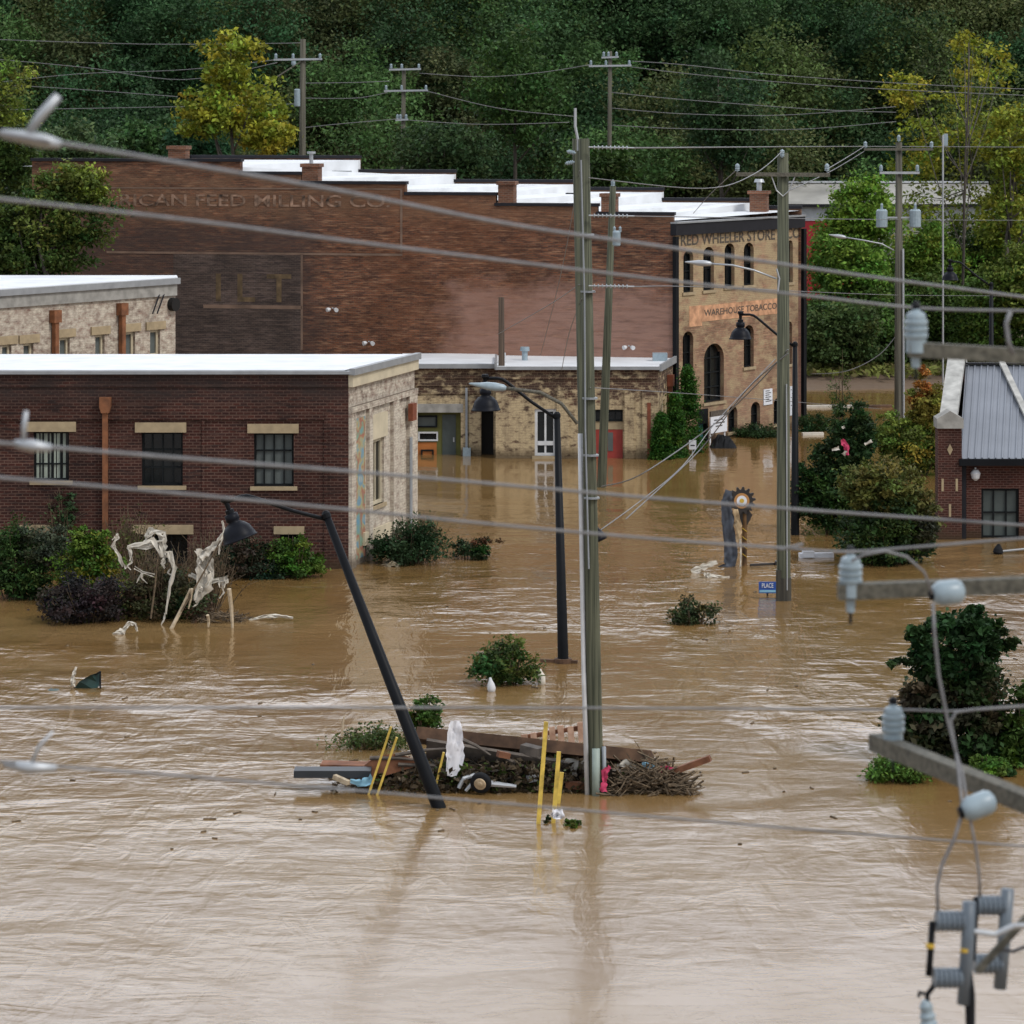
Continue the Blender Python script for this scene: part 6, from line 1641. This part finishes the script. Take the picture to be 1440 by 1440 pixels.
for i, (x0, y0, x1, y1, lab) in enumerate(((556, 1062, 640, 1052, 'splintered pole end lying behind the leaning lamp post'), (560, 1075, 650, 1082, 'dark stick lying under the leaning lamp post'), (700, 1062, 778, 1100, 'long bare branch crossing in front of the slanting board'),
                                       (722, 1070, 733, 1108, 'short bare branch standing in the raft'), (650, 1040, 690, 1062, 'thin branch above the wheel'), (520, 1066, 600, 1070, 'grey stick behind the two left yellow stakes'))):
    single(MB().tube([S(x0, y0, 75.2), S((x0 + x1) / 2, (y0 + y1) / 2 - 2, 75.2), S(x1, y1, 75.1)], [.05, .04, .02], 6), 'branch', 'plank_grey', lab, 'branch')
# curved rusty sheet
m = MB(); n = 14; vs = []
for j in range(2):
    for i in range(n + 1):
        a = math.pi * (.02 + .75 * i / n); p = S(500 + 92 * (1 - math.cos(a)) / 1.75, 1112, 75.2 + j * .9)
        vs.append(Vector((p.x, p.y, max(-.1, math.sin(a) * 46 * 75 / F * (1 - .25 * j)))))
m.add(vs + [v + Vector((.0, .02, -.04)) for v in vs], [(i, i + 1, i + n + 2, i + n + 1) for i in range(n)] + [tuple(q + 2 * (n + 1) for q in (i, i + n + 1, i + n + 2, i + 1)) for i in range(n)] + [(i, i + 2 * (n + 1), i + 1 + 2 * (n + 1), i + 1) for i in range(n)])
m.add([vs[0]] + vs[:n + 1], [tuple(range(n + 2))[::-1]])
single(m, 'curved_panel', 'plank_red', 'curved rusty brown panel bulging up between the yellow stakes and the lamp post', 'panel', smooth=False)
# yellow stakes
YS = 'yellow stakes standing in the debris'
for i, (x0, y0, x1, y1, D, lab) in enumerate(((522, 1106, 550, 1022, 74.4, 'leaning yellow stake, left one of the parallel pair'), (533, 1110, 558, 1037, 74.3, 'leaning yellow stake, right one of the parallel pair'), (616, 1092, 624, 1058, 74.6, 'short yellow stake in the leaves between lamp post and white shirt'),
                                           (757, 1160, 768, 1015, 71.3, 'tallest upright yellow stake left of the twin pole'), (778, 1158, 786, 1057, 71.4, 'middle yellow stake between the tallest one and the twin pole'), (785, 1130, 790, 1086, 73.4, 'short yellow stake just behind the middle one'))):
    a = S(x0, y0, D); e = S(x1, y1, D); a = a + (a - e).normalized() * .5
    single(MB().bar(a, e, .09, .05), 'yellow_stake', 'yellow', lab, 'stake', YS)
# shirt, cloths, plastic
single(rag([(640, 1014), (640, 1030), (640, 1050), (640, 1068), (634, 1092)], 74.6, [14, 22, 25, 26, 14], 60, n=9, sub=3, crump=.07, jit=.3), 'white_shirt', 'cloth_white', 'white shirt hanging on the debris raft right of the leaning lamp post', 'shirt', smooth=True)
single(rag([(858, 1078), (850, 1086), (850, 1100), (848, 1113)], 74.2, [6, 9, 6, 11], 61, crump=.2), 'cloth', 'cloth_pink', 'bright pink cloth twisted at the right foot of the twin pole', 'cloth', smooth=True)
single(rag([(925, 1084), (936, 1079), (948, 1082)], 74.9, [5, 8, 5], 62, crump=.3), 'cloth', 'cloth_pink', 'small pink scrap on top of the root heap', 'cloth', smooth=True)
single(rag([(868, 1077), (880, 1073), (895, 1079)], 75.0, [5, 9, 5], 63, crump=.3), 'plastic_sheet', 'plastic_white', 'white plastic scrap on the left of the root heap', 'plastic', smooth=True)
single(rag([(492, 1098), (508, 1102), (524, 1096)], 74.4, [6, 9, 14], 64, crump=.2), 'plastic_sheet', 'lightblue', 'light blue plastic beside the left yellow stakes', 'plastic', smooth=True)
board(470, 1092, 490, 1101, 74.4, 74.2, .12, .1, 'twig_pale', 'short tan handle at the end of the light blue plastic', 'handle_stick', 'stick')
single(rag([(776, 1142), (784, 1146), (793, 1144)], 71.0, [14, 19, 12], 65, crump=.2), 'plastic_bag', 'cloth_white', 'white plastic bag floating beside the right yellow stakes', 'bag', smooth=True)
bush('leaf_sprig', 'green sprig floating right of the white plastic bag', 806, 1162, 24, 8, (0.06, 0.11, 0.02), 140, .1, 14, 14, twigs=3)
bush('leaf_sprig', 'tiny green sprig floating left of the middle yellow stake', 771, 1155, 8, 7, (0.03, 0.06, 0.02), 141, .08, 6, 10, twigs=2)
single(rag([(795, 1068), (808, 1072), (806, 1090)], 74.9, [5, 10, 8], 66, crump=.2), 'plastic_sheet', 'concrete', 'grey scrap on the raft left of the white conduit', 'plastic', smooth=True)
# wheel
wc = S(676, 1101, 74.3); wh = thing('wheel', 'small wheel with rusty cream rim and black tyre in front of the raft', 'wheel', wc)
ax = Vector((.25, 1, .25)).normalized(); R = 15 * 74.3 / F
m = MB().lathe([(R * .55, -.06), (R * .9, -.07), (R, -.03), (R, .05), (R * .9, .08), (R * .55, .07)], wc, ax, 22); m.build('tyre', 'rubber', wh, world=True, smooth=True)
MB().lathe([(.02, -.09), (R * .25, -.085), (R * .3, -.065), (R * .5, -.085), (R * .58, -.068), (R * .55, -.02)], wc, ax, 20).build('rim', 'wheel_rim', wh, world=True, smooth=True)
single(MB().tube([S(645, 1108, 74.5), S(652, 1095, 74.5), S(668, 1090, 74.6)], .05, 8).tube([S(655, 1112, 74.4), S(665, 1100, 74.4)], .04, 6).tube([S(690, 1102, 74.4), S(726, 1106, 74.4)], [.07, .04], 8), 'bent_axle', 'steel', 'bent metal axle piece beside the small wheel', 'metal part')
# pallet
pt = thing('pallet', 'broken pale wooden pallet standing at the back of the raft left of the twin pole', 'pallet', S(780, 1048, 77.2))
MB().bar(S(742, 1036, 77.2), S(822, 1022, 77.2), .06, .1).build('rail', 'plank_red', pt, world=True)
for x in (737, 750, 766, 776, 788, 802, 816):
    y0 = 1034 - (x - 742) * .17; MB().bar(S(x + 2, y0 + 22, 77.1), S(x, y0 - 6 + (4 if x % 4 else 0), 77.1), .14, .03, (0, 1, 0)).build('slat', 'plank_pale', pt, world=True)
# root heap and tangles
single(twig_raft(858, 968, 1112, 40, 420, 70, 74.8, .022, .9, .8), 'root_heap', 'twig', 'tangled heap of roots and straw at the right end of the raft', 'root heap')
single(twig_raft(560, 760, 1108, 30, 300, 71, 75.6, .022, 1.0, .5), 'branch_tangle', 'wet_wood', 'dark wet tangle of branches filling the middle of the raft', 'branches')
single(twig_raft(470, 620, 1075, 18, 120, 72, 76.2, .018, 1.1, .4), 'branch_tangle', 'twig', 'thin brown branches at the back left of the raft', 'branches')
single(twig_raft(700, 850, 1106, 30, 120, 73, 75.6, .02, .9, .5), 'branch_tangle', 'wet_wood', 'dark branches under the timbers left of the twin pole', 'branches')
for i, (cx, w, h_, D, mt, lab) in enumerate(((620, 130, 40, 76.4, 'wet_wood', 'dark sodden mass under the branches at the left of the raft'), (770, 170, 34, 76.3, 'wet_wood', 'dark sodden mass under the planks left of the twin pole'), (912, 95, 26, 75.2, 'twig', 'matted straw core of the root heap'))):
    single(heap(cx, 0, w, h_, D, 80 + i, 18, 8, 1.6), 'sodden_mass', mt, lab, 'debris')
single(MB().tube([S(480, 1036, 77), S(484, 1007, 77)], [.03, .02], 5), 'stick', 'twig_pale', 'thin pale stick standing in the water left of the raft', 'stick')

def twiggy(name, lab, px, py, wpx, hpx, n, seed, leafc, D=None, nl=500):
    """a bare, many-stemmed shrub with few leaves"""
    rs = np.random.RandomState(seed); g = G(px, py); D = D or g.y; sc = D / F
    t = thing(name, lab, 'shrub', (g.x, D, 0)); m = MB(); tips = []
    for i in range(n):
        a = rs.normal() * .5; e = Vector((g.x + a * wpx * sc * .5 + rs.normal() * .1, D + rs.normal() * .5, hpx * sc * rs.uniform(.45, 1.0) * (1 - .25 * min(1, abs(a)))))
        b0 = Vector((g.x + a * wpx * sc * .16, D + rs.normal() * .15, -.3)); md = b0.lerp(e, .55) + Vector((rs.normal() * .07, 0, .1))
        m.tube([b0, md, e], [.022, .014, .005], 4, cap=False)
        for k in range(2):
            s0 = md.lerp(e, rs.uniform(0, .8)); e2 = s0 + Vector((rs.normal() * .25, rs.normal() * .2, rs.uniform(.1, .45))); m.tube([s0, e2], [.009, .004], 3, cap=False); tips.append((s0, e2))
    m.build('stems', 'twig', t, world=True)
    P = np.array([tuple(tips[rs.randint(len(tips))][0].lerp(tips[rs.randint(len(tips))][1], 0) + Vector((rs.normal() * .15, rs.normal() * .15, rs.normal() * .2))) for _ in range(nl)])
    V, C = leaf_arrays(rs, P, rs.uniform(.06, .15, nl), np.array(leafc)[None, :] * (1 + .35 * rs.normal(size=(nl, 1))))
    foliage_object('leaves', V, C, t, (g.x, D, 0))
twiggy('twiggy_shrub', 'bare many-stemmed shrub that holds the left pieces of white plastic', 222, 866, 110, 118, 90, 201, (0.07, 0.065, 0.03))
twiggy('twiggy_shrub', 'bare twiggy shrub that holds the plastic beside the lamp shade', 290, 858, 90, 120, 70, 202, (0.08, 0.06, 0.035))
twiggy('twiggy_shrub', 'wispy weeds growing up against the wall below the first window', 85, 800, 60, 120, 50, 203, (0.06, 0.10, 0.04), nl=700)
twiggy('twiggy_shrub', 'tall wispy weeds by the rusty downspout', 180, 815, 90, 115, 60, 204, (0.08, 0.09, 0.03), nl=800)
twiggy('twiggy_shrub', 'thin dry stalks at the corner of the cream flaking wall', 590, 790, 90, 75, 50, 205, (0.05, 0.08, 0.03), nl=600)

# scattered flotsam carried by the current
def flotsam():
    rs = np.random.RandomState(91); m = MB()
    for i in range(170):
        if rs.uniform() < .7: px, py = rs.normal(720, 120), 1092 + rs.normal() * 16
        else: px, py = rs.uniform(0, 1440), rs.uniform(800, 1200)
        g = G(px, max(700, py)); a = rs.uniform(0, 6.28); L = rs.uniform(.05, .28); d = Vector((math.cos(a), math.sin(a), 0)) * L / 2
        m.bar(g - d + Vector((0, 0, .012)), g + d + Vector((0, 0, .012)), rs.uniform(.02, .06), .03)
    tag(m.build('flotsam', 'twig', None, world=True), 'small twigs and scraps drifting on the brown water around the raft', 'flotsam', kind='stuff')
flotsam()

# leaf litter and mud-coloured rubbish matted over the raft
def litter():
    rs = np.random.RandomState(93); n = 5200
    x = rs.normal(0, 1, n) * 90 + 720; x = np.where(rs.uniform(size=n) < .45, rs.uniform(500, 960, n), x)
    x = np.clip(x, 470, 985); D = rs.uniform(74.4, 76.6, n)
    e = np.clip(1 - np.abs((x - 730) / 265.0) ** 2, 0.02, 1)
    P = np.stack([(x - 720) * D / F, D, 0.02 + rs.uniform(0, 1, n) ** 1.5 * .62 * e], 1)
    pal = np.array([(0.07, 0.05, 0.03), (0.045, 0.033, 0.02), (0.11, 0.085, 0.055), (0.05, 0.075, 0.02), (0.16, 0.13, 0.09)])
    V, C = leaf_arrays(rs, P, rs.uniform(.06, .24, n), pal[rs.choice(5, n, p=[.35, .3, .17, .12, .06])] * (1 + .3 * rs.normal(size=(n, 1))))
    tag(foliage_object('litter', V, C, None, (0, 75.5, 0)), 'mud coloured leaves and bits matted over the whole debris raft', 'litter', kind='stuff')
litter()
for i, (px, py, w, col, lab) in enumerate(((655, 1108, 12, 'plank_pale', 'small pale splinter of wood in front of the wheel'), (742, 1096, 14, 'white_pvc', 'small white carton wedged in the raft left of the tallest stake'), (838, 1072, 12, 'concrete', 'grey box wedged behind the twin pole'), (905, 1076, 13, 'lightblue', 'pale blue cup on top of the root heap'), (700, 1060, 16, 'plank_red', 'broken red board corner in the middle of the raft'))):
    a = S(px, py, 75.0); b_ = S(px + w, py - 5 + i * 2, 75.1)
    single(MB().bar(a, b_, .16, .13), 'rubbish', col, lab, 'rubbish')
